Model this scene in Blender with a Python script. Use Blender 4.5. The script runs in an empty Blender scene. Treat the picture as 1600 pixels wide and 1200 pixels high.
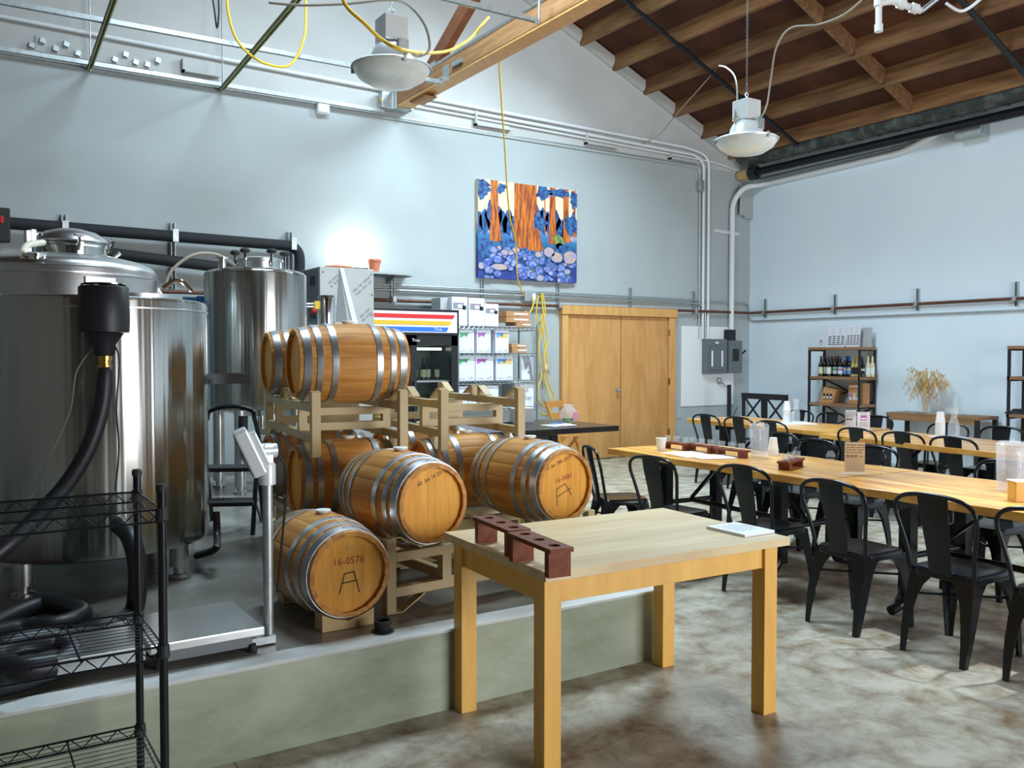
import bpy, math, random
from mathutils import Vector, Matrix
random.seed(7)
C = bpy.context.scene.collection
SC = bpy.context.scene
PI = math.pi

# ---------------------------------------------------------------- camera
FPX, YAW, PITCH, ROLL = 1371.78, -0.570034, -0.031816, 0.00052
CAM = Vector((-11.4897, -10.43025, 1.55))
_f = Vector((-math.sin(YAW)*math.cos(PITCH), math.cos(YAW)*math.cos(PITCH), math.sin(PITCH)))
_r0 = Vector((math.cos(YAW), math.sin(YAW), 0)); _u0 = _r0.cross(_f)
_r = _r0*math.cos(ROLL)+_u0*math.sin(ROLL); _u = _u0*math.cos(ROLL)-_r0*math.sin(ROLL)
cd = bpy.data.cameras.new('camera'); cam = bpy.data.objects.new('camera', cd); C.objects.link(cam)
cd.sensor_width = 36; cd.lens = FPX/1600*36; cd.clip_start = .05
cam.matrix_world = Matrix(((_r.x, _u.x, -_f.x, CAM.x), (_r.y, _u.y, -_f.y, CAM.y), (_r.z, _u.z, -_f.z, CAM.z), (0, 0, 0, 1)))
SC.camera = cam
def ray(x, y): return _f + _r*((x-800)/FPX) + _u*((600-y)/FPX)
def onz(x, y, z): d = ray(x, y); return CAM + d*((z-CAM.z)/d.z)
def ony(x, y, Y): d = ray(x, y); return CAM + d*((Y-CAM.y)/d.y)
def onx(x, y, X): d = ray(x, y); return CAM + d*((X-CAM.x)/d.x)
def far(x, y, dep): return CAM + ray(x, y)*dep

# ---------------------------------------------------------------- world, light, exposure
w = bpy.data.worlds.new('world'); SC.world = w; w.use_nodes = True
w.node_tree.nodes['Background'].inputs[0].default_value = (.62, .78, 1, 1)
w.node_tree.nodes['Background'].inputs[1].default_value = 1.0
SC.view_settings.view_transform = 'Standard'; SC.view_settings.look = 'None'
SC.view_settings.exposure = 0.0; SC.view_settings.gamma = 1.0; SC.view_settings.use_curve_mapping = False
def area(name, loc, target, sx, sy, power, col):
    l = bpy.data.lights.new(name, 'AREA'); l.shape = 'RECTANGLE'; l.size = sx; l.size_y = sy; l.energy = power; l.color = col
    o = bpy.data.objects.new(name, l); C.objects.link(o); o.location = loc
    o.rotation_euler = (Vector(target)-Vector(loc)).to_track_quat('-Z', 'Y').to_euler(); return o
# daylight through the skylight in the roof, through the loading door behind the camera, plus an added fill light in the left roof slope
SKY = area('skylight_daylight', (-4.40, -3.4, 6.52), (-4.82, -3.4, 5.52), .95, 2.3, 570, (.68, .88, 1)); SKY.data.spread = math.radians(150)
area('left_slope_fill', (-8.57, -4.3, 6.98), (-8.15, -4.3, 5.98), 1.15, 2.35, 420, (.70, .88, 1))
area('loading_door_daylight', (-5.2, -15.3, 1.95), (-5.6, 0, 1.7), 5.2, 3.7, 680, (.97, .97, 1))
for _n in ('use_denoising',):
    try: setattr(SC.cycles, _n, True)
    except Exception: pass

# ---------------------------------------------------------------- mesh helpers
class MB:
    def __init__(s): s.v = []; s.f = []
    def add(s, vs, fs):
        n = len(s.v); s.v += [tuple(p) for p in vs]; s.f += [tuple(i+n for i in q) for q in fs]; return s
    def box(s, c, d, rz=0, M=None):
        x, y, z = (k/2 for k in d); m = Matrix.Rotation(rz, 4, 'Z') if M is None else M
        vs = [Vector(c)+(m @ Vector((a*x, b*y, e*z))) for e in (-1, 1) for a, b in ((-1, -1), (1, -1), (1, 1), (-1, 1))]
        return s.add(vs, [(3, 2, 1, 0), (4, 5, 6, 7), (0, 1, 5, 4), (1, 2, 6, 5), (2, 3, 7, 6), (3, 0, 4, 7)])
    def bar(s, a, b, w_, h, up=(0, 0, 1)):
        a = Vector(a); b = Vector(b); d = (b-a).normalized(); up = Vector(up)
        if abs(d.dot(up)) > .99: up = Vector((0, 1, 0))
        r = d.cross(up).normalized(); u = r.cross(d)
        vs = [p+r*(i*w_/2)+u*(j*h/2) for p in (a, b) for i, j in ((-1, -1), (1, -1), (1, 1), (-1, 1))]
        return s.add(vs, [(0, 1, 2, 3), (7, 6, 5, 4), (1, 0, 4, 5), (2, 1, 5, 6), (3, 2, 6, 7), (0, 3, 7, 4)])
    def tube(s, pts, r, n=8, closed=False, cap=True):
        pts = [Vector(p) for p in pts]; m = len(pts); rs = r if isinstance(r, (list, tuple)) else [r]*m
        vs = []; prev = None
        for i, p in enumerate(pts):
            if closed: d = pts[(i+1) % m]-pts[i-1]
            else: d = pts[min(i+1, m-1)]-pts[max(i-1, 0)]
            if d.length < 1e-9: d = Vector((0, 0, 1))
            d.normalize()
            if prev is None:
                t = Vector((0, 0, 1)) if abs(d.z) < .9 else Vector((1, 0, 0)); prev = d.cross(t).normalized()
            a = prev-d*prev.dot(d)
            if a.length < 1e-6: a = d.orthogonal()
            a.normalize(); b = d.cross(a); prev = a
            vs += [p+(a*math.cos(2*PI*k/n)+b*math.sin(2*PI*k/n))*rs[i] for k in range(n)]
        fs = []
        for i in range(m if closed else m-1):
            for k in range(n):
                q = (i+1) % m; fs.append((i*n+k, i*n+(k+1) % n, q*n+(k+1) % n, q*n+k))
        if cap and not closed: fs.append(tuple(range(n))[::-1]); fs.append(tuple(range((m-1)*n, m*n)))
        return s.add(vs, fs)
    def lathe(s, prof, n=24, c=(0, 0, 0), M=None, cap=True):
        m = Matrix.Identity(3) if M is None else M; vs = []; fs = []
        for (r, z) in prof:
            for k in range(n):
                a = 2*PI*k/n; vs.append(Vector(c)+(m @ Vector((r*math.cos(a), r*math.sin(a), z))))
        for i in range(len(prof)-1):
            for k in range(n): fs.append((i*n+k, i*n+(k+1) % n, (i+1)*n+(k+1) % n, (i+1)*n+k))
        if cap:
            if prof[0][0] > 1e-5: fs.append(tuple(range(n))[::-1])
            if prof[-1][0] > 1e-5: fs.append(tuple(range((len(prof)-1)*n, len(prof)*n)))
        return s.add(vs, fs)
    def cyl(s, a, b, r, n=16): return s.tube([a, b], r, n)
    def prism(s, poly, t0, t1, fn):
        """poly of 2D points, fn(u,v,t) -> 3D"""
        n = len(poly); vs = [fn(u, v, t0) for u, v in poly]+[fn(u, v, t1) for u, v in poly]
        fs = [tuple(range(n))[::-1], tuple(range(n, 2*n))]+[(i, (i+1) % n, n+(i+1) % n, n+i) for i in range(n)]
        return s.add(vs, fs)
    def mesh(s, name, smooth=False):
        me = bpy.data.meshes.new(name); me.from_pydata(s.v, [], s.f); me.update()
        if smooth:
            me.polygons.foreach_set('use_smooth', [True]*len(me.polygons))
            me.set_sharp_from_angle(angle=.7)
        return me
    def build(s, name, m, parent=None, smooth=False, loc=None, rz=None, bevel=0):
        me = s.mesh(name, smooth); me.materials.append(m); return link(name, me, parent, loc, rz, bevel)
def link(name, me, parent=None, loc=None, rz=None, bevel=0):
    o = bpy.data.objects.new(name, me); C.objects.link(o)
    if parent: o.parent = parent
    if loc is not None: o.location = loc
    if rz is not None: o.rotation_euler = (0, 0, rz)
    if bevel:
        b = o.modifiers.new('bevel', 'BEVEL'); b.width = bevel; b.segments = 2; b.limit_method = 'ANGLE'
    return o
def tag(o, label, cat, group=None):
    o['label'] = label; o['category'] = cat
    if group: o['group'] = group
    return o
def thing(name, label, cat, loc=(0, 0, 0), rz=0, group=None):
    o = bpy.data.objects.new(name, None); C.objects.link(o); o.location = loc; o.rotation_euler = (0, 0, rz); o.empty_display_size = .1
    return tag(o, label, cat, group)
def struct(o): o['kind'] = 'structure'; return o
def dup(root, loc, rz, label=None, group=None):
    def cp(o, par):
        c = o.copy(); C.objects.link(c); c.parent = par
        for ch in kids.get(o, []): cp(ch, c)
        return c
    kids = {}
    for o in root.children_recursive: kids.setdefault(o.parent, []).append(o)
    r = cp(root, None); r.location = loc; r.rotation_euler = (0, 0, rz)
    if label: r['label'] = label
    if group: r['group'] = group
    return r
def cr(pts, n=8, closed=False):
    P = [Vector(p) for p in pts]; out = []; m = len(P)
    for i in range(m if closed else m-1):
        if closed: a, b, c, d = P[i-1], P[i], P[(i+1) % m], P[(i+2) % m]
        else: a, b, c, d = P[max(i-1, 0)], P[i], P[i+1], P[min(i+2, m-1)]
        for k in range(n):
            t = k/n
            out.append(.5*((2*b)+(c-a)*t+(2*a-5*b+4*c-d)*t*t+(3*b-a-3*c+d)*t**3))
    if not closed: out.append(P[-1])
    return out
def text(name, s, size, M, m, parent=None, ext=.0004, align='CENTER'):
    """flat lettering; M = 4x4 placement, local x = reading direction, z = normal"""
    cu = bpy.data.curves.new(name, 'FONT'); cu.body = s; cu.size = size; cu.align_x = align; cu.align_y = 'CENTER'; cu.extrude = ext; cu.resolution_u = 2
    t = bpy.data.objects.new(name, cu); C.objects.link(t)
    dg = bpy.context.evaluated_depsgraph_get(); me = bpy.data.meshes.new_from_object(t.evaluated_get(dg))
    bpy.data.objects.remove(t); bpy.data.curves.remove(cu)
    me.transform(M); me.materials.clear(); me.materials.append(m); me.name = name
    return link(name, me, parent)
def frame(o, xdir, ydir):
    x = Vector(xdir).normalized(); z = x.cross(Vector(ydir)).normalized(); y = z.cross(x)
    return Matrix(((x.x, y.x, z.x, o[0]), (x.y, y.y, z.y, o[1]), (x.z, y.z, z.z, o[2]), (0, 0, 0, 1)))

# ---------------------------------------------------------------- materials
def mat(name, c, rough=.5, metal=0, c2=None, scale=4, st=(1, 1, 1), lo=.35, hi=.65, detail=5, dist=0, bump=0, bst=None, bsc=None, rand=0,
        trans=0, ior=1.45, coat=0, emit=0, alpha=1, rough2=None, spec=None, nrough=None, bdist=.01):
    m = bpy.data.materials.new(name); m.use_nodes = True; nt = m.node_tree; b = nt.nodes['Principled BSDF']
    b.inputs['Roughness'].default_value = rough; b.inputs['Metallic'].default_value = metal
    b.inputs['IOR'].default_value = ior; b.inputs['Transmission Weight'].default_value = trans
    b.inputs['Coat Weight'].default_value = coat; b.inputs['Alpha'].default_value = alpha
    if spec is not None: b.inputs['Specular IOR Level'].default_value = spec
    col = tuple(c)+(1,); out = None
    if c2 is not None or bump or rough2 is not None:
        tc = nt.nodes.new('ShaderNodeTexCoord'); mp = nt.nodes.new('ShaderNodeMapping'); mp.inputs['Scale'].default_value = [scale*k for k in st]
        nz = nt.nodes.new('ShaderNodeTexNoise'); nz.inputs['Scale'].default_value = 1; nz.inputs['Detail'].default_value = detail; nz.inputs['Distortion'].default_value = dist
        if nrough: nz.inputs['Roughness'].default_value = nrough
        nt.links.new(tc.outputs['Object'], mp.inputs['Vector']); nt.links.new(mp.outputs[0], nz.inputs['Vector'])
        if rand:
            oi = nt.nodes.new('ShaderNodeObjectInfo'); ml = nt.nodes.new('ShaderNodeMath'); ml.operation = 'MULTIPLY'; ml.inputs[1].default_value = 37
            nt.links.new(oi.outputs['Random'], ml.inputs[0]); nt.links.new(ml.outputs[0], mp.inputs['Location'])
    if c2 is not None:
        rp = nt.nodes.new('ShaderNodeValToRGB'); rp.color_ramp.elements[0].position = lo; rp.color_ramp.elements[1].position = hi
        rp.color_ramp.elements[0].color = col; rp.color_ramp.elements[1].color = tuple(c2)+(1,)
        nt.links.new(nz.outputs['Fac'], rp.inputs[0]); out = rp.outputs[0]
    if rand:
        if c2 is None: oi = nt.nodes.new('ShaderNodeObjectInfo')
        hs = nt.nodes.new('ShaderNodeHueSaturation'); mr = nt.nodes.new('ShaderNodeMapRange')
        mr.inputs['To Min'].default_value = 1-rand; mr.inputs['To Max'].default_value = 1+rand
        nt.links.new(oi.outputs['Random'], mr.inputs[0]); nt.links.new(mr.outputs[0], hs.inputs['Value'])
        if out is not None: nt.links.new(out, hs.inputs['Color'])
        else: hs.inputs['Color'].default_value = col
        out = hs.outputs[0]
    if out is not None: nt.links.new(out, b.inputs['Base Color'])
    else: b.inputs['Base Color'].default_value = col
    if rough2 is not None:
        mr2 = nt.nodes.new('ShaderNodeMapRange'); mr2.inputs['From Min'].default_value = lo; mr2.inputs['From Max'].default_value = hi
        mr2.inputs['To Min'].default_value = rough; mr2.inputs['To Max'].default_value = rough2
        nt.links.new(nz.outputs['Fac'], mr2.inputs[0]); nt.links.new(mr2.outputs[0], b.inputs['Roughness'])
    if bump:
        if bst or bsc:
            mp2 = nt.nodes.new('ShaderNodeMapping'); mp2.inputs['Scale'].default_value = [(bsc or scale)*k for k in (bst or st)]
            nz2 = nt.nodes.new('ShaderNodeTexNoise'); nz2.inputs['Scale'].default_value = 1; nz2.inputs['Detail'].default_value = 3
            nt.links.new(tc.outputs['Object'], mp2.inputs['Vector']); nt.links.new(mp2.outputs[0], nz2.inputs['Vector'])
        else: nz2 = nz
        bp = nt.nodes.new('ShaderNodeBump'); bp.inputs['Strength'].default_value = bump; bp.inputs['Distance'].default_value = bdist
        nt.links.new(nz2.outputs['Fac'], bp.inputs['Height']); nt.links.new(bp.outputs[0], b.inputs['Normal'])
    if emit: b.inputs['Emission Color'].default_value = col; b.inputs['Emission Strength'].default_value = emit
    return m
W = {}
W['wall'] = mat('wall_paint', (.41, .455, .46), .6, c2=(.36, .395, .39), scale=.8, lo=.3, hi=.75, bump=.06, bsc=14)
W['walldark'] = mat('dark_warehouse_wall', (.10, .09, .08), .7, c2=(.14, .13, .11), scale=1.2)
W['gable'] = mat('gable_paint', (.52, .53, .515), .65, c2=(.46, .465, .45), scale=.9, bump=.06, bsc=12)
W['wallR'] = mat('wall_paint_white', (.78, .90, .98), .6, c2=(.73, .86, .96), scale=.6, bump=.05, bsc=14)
W['concrete'] = mat('concrete_floor', (.18, .122, .06), .5, c2=(.49, .465, .385), scale=5.0, lo=.34, hi=.62, detail=15, dist=.3, nrough=.68, bump=.12, bsc=35, rough2=.33)
W['curbface'] = mat('painted_concrete', (.235, .275, .185), .7, c2=(.43, .47, .37), scale=2.6, st=(.7, 1, 1.6), lo=.32, hi=.72, detail=14, nrough=.66, bump=.25, bsc=26)
W['curbtop'] = mat('pale_concrete', (.50, .52, .50), .55, c2=(.62, .64, .62), scale=5, detail=8, bump=.2, bsc=40)
W['wetconc'] = mat('wet_concrete', (.10, .095, .075), .32, c2=(.30, .30, .27), scale=1.6, lo=.4, hi=.68, detail=10, dist=.4, bump=.08, bsc=30, rough2=.2)
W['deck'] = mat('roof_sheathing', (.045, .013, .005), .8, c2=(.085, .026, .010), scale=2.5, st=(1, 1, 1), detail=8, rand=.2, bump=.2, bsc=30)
W['joist'] = mat('joist_wood', (.15, .07, .026), .75, c2=(.27, .14, .058), scale=3, st=(6, .5, 6), detail=6, rand=.18, bump=.1)
W['beam'] = mat('beam_wood', (.30, .14, .052), .6, c2=(.46, .25, .11), scale=4, st=(6, .5, 6), detail=6, bump=.08)
W['darkwood'] = mat('brace_wood', (.20, .065, .028), .6, c2=(.28, .11, .05), scale=4, st=(1, 1, 1), detail=6)
W['doorwood'] = mat('birch_door', (.52, .25, .075), .38, c2=(.62, .33, .115), scale=2.2, st=(3, 3, .5), detail=6, dist=1.2)
W['frame'] = mat('door_frame_wood', (.58, .29, .09), .4, c2=(.68, .38, .13), scale=3, st=(4, 4, .6), detail=6)
W['steel'] = mat('brushed_stainless', (.50, .52, .50), .2, 1, bump=1, bdist=.016, bst=(6, 6, .05), bsc=1, scale=1)
_nt = W['steel'].node_tree; _b = _nt.nodes['Principled BSDF']; _tg = _nt.nodes.new('ShaderNodeTangent'); _tg.direction_type = 'RADIAL'; _tg.axis = 'Z'
_nt.links.new(_tg.outputs[0], _b.inputs['Tangent']); _b.inputs['Anisotropic'].default_value = .75; _b.inputs['Anisotropic Rotation'].default_value = .25
W['steel2'] = mat('satin_stainless', (.60, .62, .62), .3, 1, c2=(.72, .74, .74), scale=3, detail=3)
W['chrome'] = mat('chrome', (.80, .81, .82), .1, 1)
W['galv'] = mat('galvanised_steel', (.42, .47, .48), .42, .85, c2=(.54, .58, .58), scale=20, detail=3)
W['gunmetal'] = mat('dark_grey_metal', (.16, .18, .19), .45, .3)
W['green'] = mat('olive_strut', (.30, .33, .12), .5, .1, c2=(.38, .40, .18), scale=9)
W['black'] = mat('black_metal', (.008, .010, .013), .24, .1, spec=.42)
W['blackm'] = mat('matt_black', (.016, .017, .018), .6)
W['rubber'] = mat('black_rubber', (.012, .014, .018), .45, bump=.1, bsc=60, scale=60)
W['foam'] = mat('black_foam_insulation', (.018, .02, .022), .8)
W['ironpipe'] = mat('rusty_brown_pipe', (.11, .045, .028), .5, .3, c2=(.16, .07, .04), scale=12)
W['whitepipe'] = mat('white_painted_pipe', (.74, .77, .79), .4)
W['white'] = mat('white_enamel', (.80, .82, .82), .35)
W['card'] = mat('white_card', (.70, .71, .78), .7)
W['cardgrey'] = mat('grey_card', (.44, .45, .45), .75)
W['kraft'] = mat('kraft_card', (.44, .22, .09), .75, c2=(.50, .26, .12), scale=6)
W['ink'] = mat('black_ink', (.02, .02, .022), .7)
W['redink'] = mat('red_ink', (.42, .03, .025), .7)
W['greyink'] = mat('grey_ink', (.25, .25, .28), .7)
W['beige'] = mat('tan_powder_coat', (.50, .385, .185), .45, c2=(.56, .44, .23), scale=4)
W['stave'] = mat('oak_stave', (.47, .200, .048), .5, c2=(.67, .335, .09), scale=3, st=(.9, 6, 6), detail=8, dist=.6, rand=.09, bump=.08, spec=.25)
W['head'] = mat('oak_head', (.72, .32, .045), .48, c2=(.84, .42, .07), scale=3, st=(6, 6, .8), detail=7, dist=.5, rand=.06, spec=.25)
W['hoop'] = mat('galvanised_hoop', (.44, .48, .53), .33, .9, c2=(.58, .62, .66), scale=7, detail=4)
W['silicone'] = mat('white_silicone', (.82, .83, .82), .45)
W['tabletop'] = mat('birch_tabletop', (.60, .44, .235), .38, c2=(.70, .56, .33), scale=2.4, st=(.8, 7, 3), detail=8, dist=.4, rand=.09, bump=.03)
W['tableleg'] = mat('birch_leg', (.68, .37, .075), .42, c2=(.78, .46, .11), scale=3, st=(5, 5, .8), detail=6, dist=.5)
W['slab'] = mat('live_edge_slab', (.46, .175, .028), .3, c2=(.82, .43, .095), scale=2.0, st=(5, .55, 3), detail=8, dist=1.0, rand=.08, coat=.15)
W['redwood'] = mat('redwood_flight', (.15, .038, .017), .45, c2=(.21, .060, .026), scale=6, st=(1, 5, 5), spec=.2)
W['shelfwood'] = mat('rustic_shelf_wood', (.23, .12, .055), .6, c2=(.33, .18, .085), scale=4, st=(5, .8, 5), detail=6)
W['paper'] = mat('white_paper', (.80, .84, .90), .7)
W['cup'] = mat('paper_cup', (.82, .81, .79), .6)
W['glass'] = mat('clear_glass', (.80, .88, .92), .04, alpha=.13, spec=.8)
W['doorglass'] = mat('fridge_door_glass', (.02, .03, .03), .05, alpha=.12, spec=.5)
W['acrylic'] = mat('clear_acrylic', (.80, .88, 1), .06, alpha=.2, spec=.7)
W['water'] = mat('water', (.72, .84, .95), .03, alpha=.10, spec=.6)
W['lens'] = mat('prismatic_glass', (.92, .98, .96), .3, trans=.4, ior=1.25, bump=.3, bst=(1, 1, 1), bsc=90)
W['lampwhite'] = mat('lamp_reflector', (.70, .75, .76), .35, .2)
W['yellow'] = mat('yellow_cord', (.80, .52, .03), .5)
W['greycable'] = mat('grey_cable', (.30, .27, .22), .6)
W['terracotta'] = mat('terracotta', (.60, .19, .10), .7)
W['blue'] = mat('blue_steel', (.02, .10, .22), .4, .2)
W['brass'] = mat('brass', (.62, .38, .09), .25, 1)
W['red'] = mat('red_plastic', (.50, .02, .02), .4)
W['yel2'] = mat('yellow_plastic', (.75, .50, .02), .4)
W['signred'] = mat('sign_red', (.62, .02, .02), .4); W['signyel'] = mat('sign_amber', (.66, .42, .02), .4); W['signblue'] = mat('sign_blue', (.02, .15, .72), .4)
W['signwhite'] = mat('sign_white', (.74, .72, .80), .4)
W['hoseclear'] = mat('milky_hose', (.62, .58, .47), .4)
W['duct'] = mat('dusty_dark_duct', (.045, .055, .05), .55, .4, c2=(.16, .18, .16), scale=6, lo=.45, hi=.75)
W['bottle'] = mat('dark_bottle_glass', (.012, .011, .009), .12, spec=.6)
W['bottlegold'] = mat('white_wine_glass', (.52, .42, .14), .12)
W['bottleclear'] = mat('pale_bottle_glass', (.62, .56, .36), .12)
W['lab_cream'] = mat('cream_label', (.60, .64, .40), .6); W['lab_white'] = mat('pale_label', (.68, .74, .72), .6)
W['lab_blue'] = mat('blue_label', (.10, .33, .78), .6); W['lab_green'] = mat('green_label', (.08, .36, .16), .6)
W['lab_purple'] = mat('purple_label', (.42, .12, .45), .6); W['lab_amber'] = mat('amber_label', (.70, .48, .20), .6)
W['grass'] = mat('dried_grass', (.52, .32, .09), .8, c2=(.68, .46, .18), scale=20)
W['runner'] = mat('table_runner', (.40, .40, .34), .9, c2=(.20, .16, .12), scale=9, lo=.48, hi=.52)
W['pinwood'] = mat('pine_chair', (.56, .25, .06), .5)
W['pink'] = mat('pink_note', (.80, .36, .50), .7)
W['insul'] = mat('fridge_black', (.010, .011, .012), .28)
W['fridgein'] = mat('fridge_interior', (.10, .16, .13), .4)
W['film'] = mat('film_covered_steel', (.36, .375, .36), .5, .3, c2=(.42, .43, .42), scale=2)
W['lime'] = mat('block_wood', (.50, .35, .15), .6, c2=(.58, .42, .2), scale=5, st=(1, 5, 5))
# ---------------------------------------------------------------- the setting
ZP = .357            # top of the raised brewing platform
YP = -7.0765         # its front face
XE = -8.35          # its right end
def roofz(X): return 4.59-.42*X if X > -7 else 4.59+.42*(X+14)
fl_ = bpy.data.objects.new('floor', None); C.objects.link(fl_); struct(fl_)
xs = [-14.0, -10.6, -6.5, -3.2, 0]; ys = [-15.5, -11.9, -2.6, 0]
for i in range(4):
    for j in range(3):
        g = .004
        MB().box(((xs[i]+xs[i+1])/2, (ys[j]+ys[j+1])/2, -.05), (xs[i+1]-xs[i]-g, ys[j+1]-ys[j]-g, .1)).build('slab', W['concrete'], fl_)
MB().box((-7, -7.75, -.08), (14, 15.5, .12)).build('subfloor', W['gunmetal'], fl_)
pl = struct(MB().box(((-14+XE)/2, (YP-1.2)/2+.0, (ZP-.012)/2), (XE+14, -YP-1.2, ZP-.012)).build('platform', W['curbface']))
MB().box(((-14+XE)/2, (YP-1.2)/2+.06, ZP-.008), (XE+14-.1, -YP-1.2-.13, .012)).build('platform_floor', W['wetconc'], pl)
MB().box(((-14+XE)/2, YP+.055, ZP-.006), (XE+14+.006, .13, .014)).build('curb', W['curbtop'], pl, bevel=.004)
MB().box((XE-.05, (YP-1.2)/2+.06, ZP-.006), (.106, -YP-1.2-.13, .014)).build('curb', W['curbtop'], pl, bevel=.004)
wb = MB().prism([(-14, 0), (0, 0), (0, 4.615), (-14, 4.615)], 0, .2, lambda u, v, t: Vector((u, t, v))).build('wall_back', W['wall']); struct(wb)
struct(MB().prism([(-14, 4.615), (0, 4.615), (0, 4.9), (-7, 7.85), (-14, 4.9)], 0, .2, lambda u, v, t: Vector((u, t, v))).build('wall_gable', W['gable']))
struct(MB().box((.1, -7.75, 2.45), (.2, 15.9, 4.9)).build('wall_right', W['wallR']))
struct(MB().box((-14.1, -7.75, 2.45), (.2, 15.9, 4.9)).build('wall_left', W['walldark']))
wf = MB(); wf.box((-10.95, -15.6, 2.45), (6.1, .2, 4.9)); wf.box((-1.25, -15.6, 2.45), (2.5, .2, 4.9)); wf.box((-5.2, -15.6, 4.4), (5.4, .2, 1.0))
wf.prism([(-14, 4.9), (0, 4.9), (-7, 7.85)], -15.7, -15.5, lambda u, v, t: Vector((u, t, v)))
struct(wf.build('wall_front', W['walldark']))
# roof: sheathing panels, joists, blocking
ce = bpy.data.objects.new('ceiling', None); C.objects.link(ce); struct(ce)
JX = [-.53-.613*k for k in range(11)]
pe = [.15, -1.143, -2.369, -3.9, -4.9, -6.047, -7.0]; pyy = [.2, -2.2, -4.6, -6.76, -9.2, -11.64, -14.08, -15.7]
for i in range(6):
    for j in range(7):
        if i == 3 and j == 1: continue           # the skylight opening
        a, b, g = pe[i], pe[i+1], .004
        y0, y1 = pyy[j]-g, pyy[j+1]+g
        q = [(x, y, roofz(x)+.215+t) for t in (0, .02) for x, y in ((a-g, y0), (a-g, y1), (b+g, y1), (b+g, y0))]
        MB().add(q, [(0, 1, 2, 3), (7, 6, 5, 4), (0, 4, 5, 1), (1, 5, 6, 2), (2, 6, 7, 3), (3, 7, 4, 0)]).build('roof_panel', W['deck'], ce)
for (a, b, y0, y1) in ((-7, -7.953, .2, -15.7), (-9.18, -14.2, .2, -15.7), (-7.953, -9.18, .2, -3.1), (-7.953, -9.18, -5.5, -15.7)):  # leaves a gap in the left slope for the added fill light
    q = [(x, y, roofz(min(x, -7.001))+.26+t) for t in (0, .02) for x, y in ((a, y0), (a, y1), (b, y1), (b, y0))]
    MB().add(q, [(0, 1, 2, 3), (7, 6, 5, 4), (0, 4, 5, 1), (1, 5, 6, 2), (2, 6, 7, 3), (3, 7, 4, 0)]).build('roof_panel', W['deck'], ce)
for X in JX:
    zb = roofz(X)
    for (y0, y1) in (((0, -2.2), (-4.6, -15.5)) if abs(X+4.209) < .1 else ((0, -15.5),)):
        m = MB(); h = .22
        q = [(X+s*.03, y, zb+(0 if t == 0 else h-.42*s*.03)) for y in (y0, y1) for s, t in ((-1, 0), (1, 0), (1, 1), (-1, 1))]
        m.add(q, [(0, 1, 2, 3), (7, 6, 5, 4), (1, 0, 4, 5), (2, 1, 5, 6), (3, 2, 6, 7), (0, 3, 7, 4)]); m.build('joist', W['joist'], ce)
for k in range(len(JX)-1):
    for Y in (-3.3, -7.4):
        if Y == -3.3 and k in (5, 6): continue
        a, b = JX[k]-.03, JX[k+1]+.03
        MB().bar((a, Y, roofz(a)+.11), (b, Y, roofz(b)+.11), .045, .2).build('blocking', W['joist'], ce)
    a, b = JX[k]-.03, JX[k+1]+.03
    MB().bar((a, -.03, roofz(a)+.10), (b, -.03, roofz(b)+.10), .05, .17).build('wall_ledger', W['gable'], ce)
MB().bar((-.5, -.03, roofz(-.5)+.1), (-.0, -.03, roofz(0)+.1), .05, .17).build('wall_ledger', W['gable'], ce)
# trims along the ledge of the back wall
struct(MB().box((-6.6, -.012, 4.60), (10.7, .024, .03)).build('trim_1', W['wall']))
struct(MB().box((-6.6, -.008, 4.63), (10.9, .016, .012)).build('trim_2', W['galv']))

# double door
d1 = bpy.data.objects.new('door_1', None); C.objects.link(d1); struct(d1); d1.location = (-2.87, 0, 0)
fr = MB(); fr.box((-1.06, -.035, 1.08), (.11, .09, 2.16)); fr.box((1.04, -.035, 1.08), (.14, .09, 2.16)); fr.build('door_frame', W['frame'], d1, bevel=.004)
MB().box((0, -.045, 2.225), (2.26, .11, .13)).build('door_header', W['frame'], d1, bevel=.004)
for sx, cx, wd in ((-1, -.50, 1.0), (1, .485, .955)):
    lf = MB().box((cx, -.03, 1.085), (wd-.006, .045, 2.14)).build('door_leaf', W['doorwood'], d1, bevel=.002)
    if sx < 0:
        kn = MB().lathe([(.0, -.075), (.024, -.07), (.03, -.055), (.022, -.04), (.011, -.032), (.011, 0), (.03, 0), (.03, .004)], 16, (-.075, -.056, 1.03), Matrix.Rotation(-PI/2, 3, 'X').to_3x3()).build('knob', W['steel2'], lf, smooth=True)
for z in (.35, 1.15, 1.92): MB().box((.975, -.075, z), (.03, .012, .1)).build('hinge', W['brass'], d1)

# ---------------------------------------------------------------- pipes and fittings on the back and right wall
def pipe(name, pts, r, m, label, cat='pipe', n=10, group=None):
    o = MB().tube(pts, r, n).build(name, m, smooth=True); return tag(o, label, cat, group)
def bend(pts, r=.12, n=5):
    P = [Vector(p) for p in pts]; out = [P[0]]
    for i in range(1, len(P)-1):
        a = (P[i-1]-P[i]).normalized(); b = (P[i+1]-P[i]).normalized()
        rr = min(r, (P[i-1]-P[i]).length*.45, (P[i+1]-P[i]).length*.45); p0 = P[i]+a*rr; p1 = P[i]+b*rr
        for k in range(n+1):
            t = k/n; out.append(p0*(1-t)**2+P[i]*2*t*(1-t)+p1*t*t)
    out.append(P[-1]); return out
pipe('copper_water_pipe', bend([(-11.6, -.065, 2.27), (-6.3, -.065, 2.265), (-4.2, -.065, 2.275), (-.065, -.065, 2.28), (-.065, -7.5, 2.285)], .06), .022, W['ironpipe'], 'long brown pipe running along both white walls', 'pipe')
pipe('electrical_conduit', bend([(-7.5, -.03, 2.47), (-1.2, -.03, 2.46), (-.06, -.03, 2.44), (-.03, -.03, 2.14), (-.03, -7.5, 2.13)], .1), .012, W['galv'], 'thin grey conduit above the double door, dropping at the corner onto the right wall', 'conduit')
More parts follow.
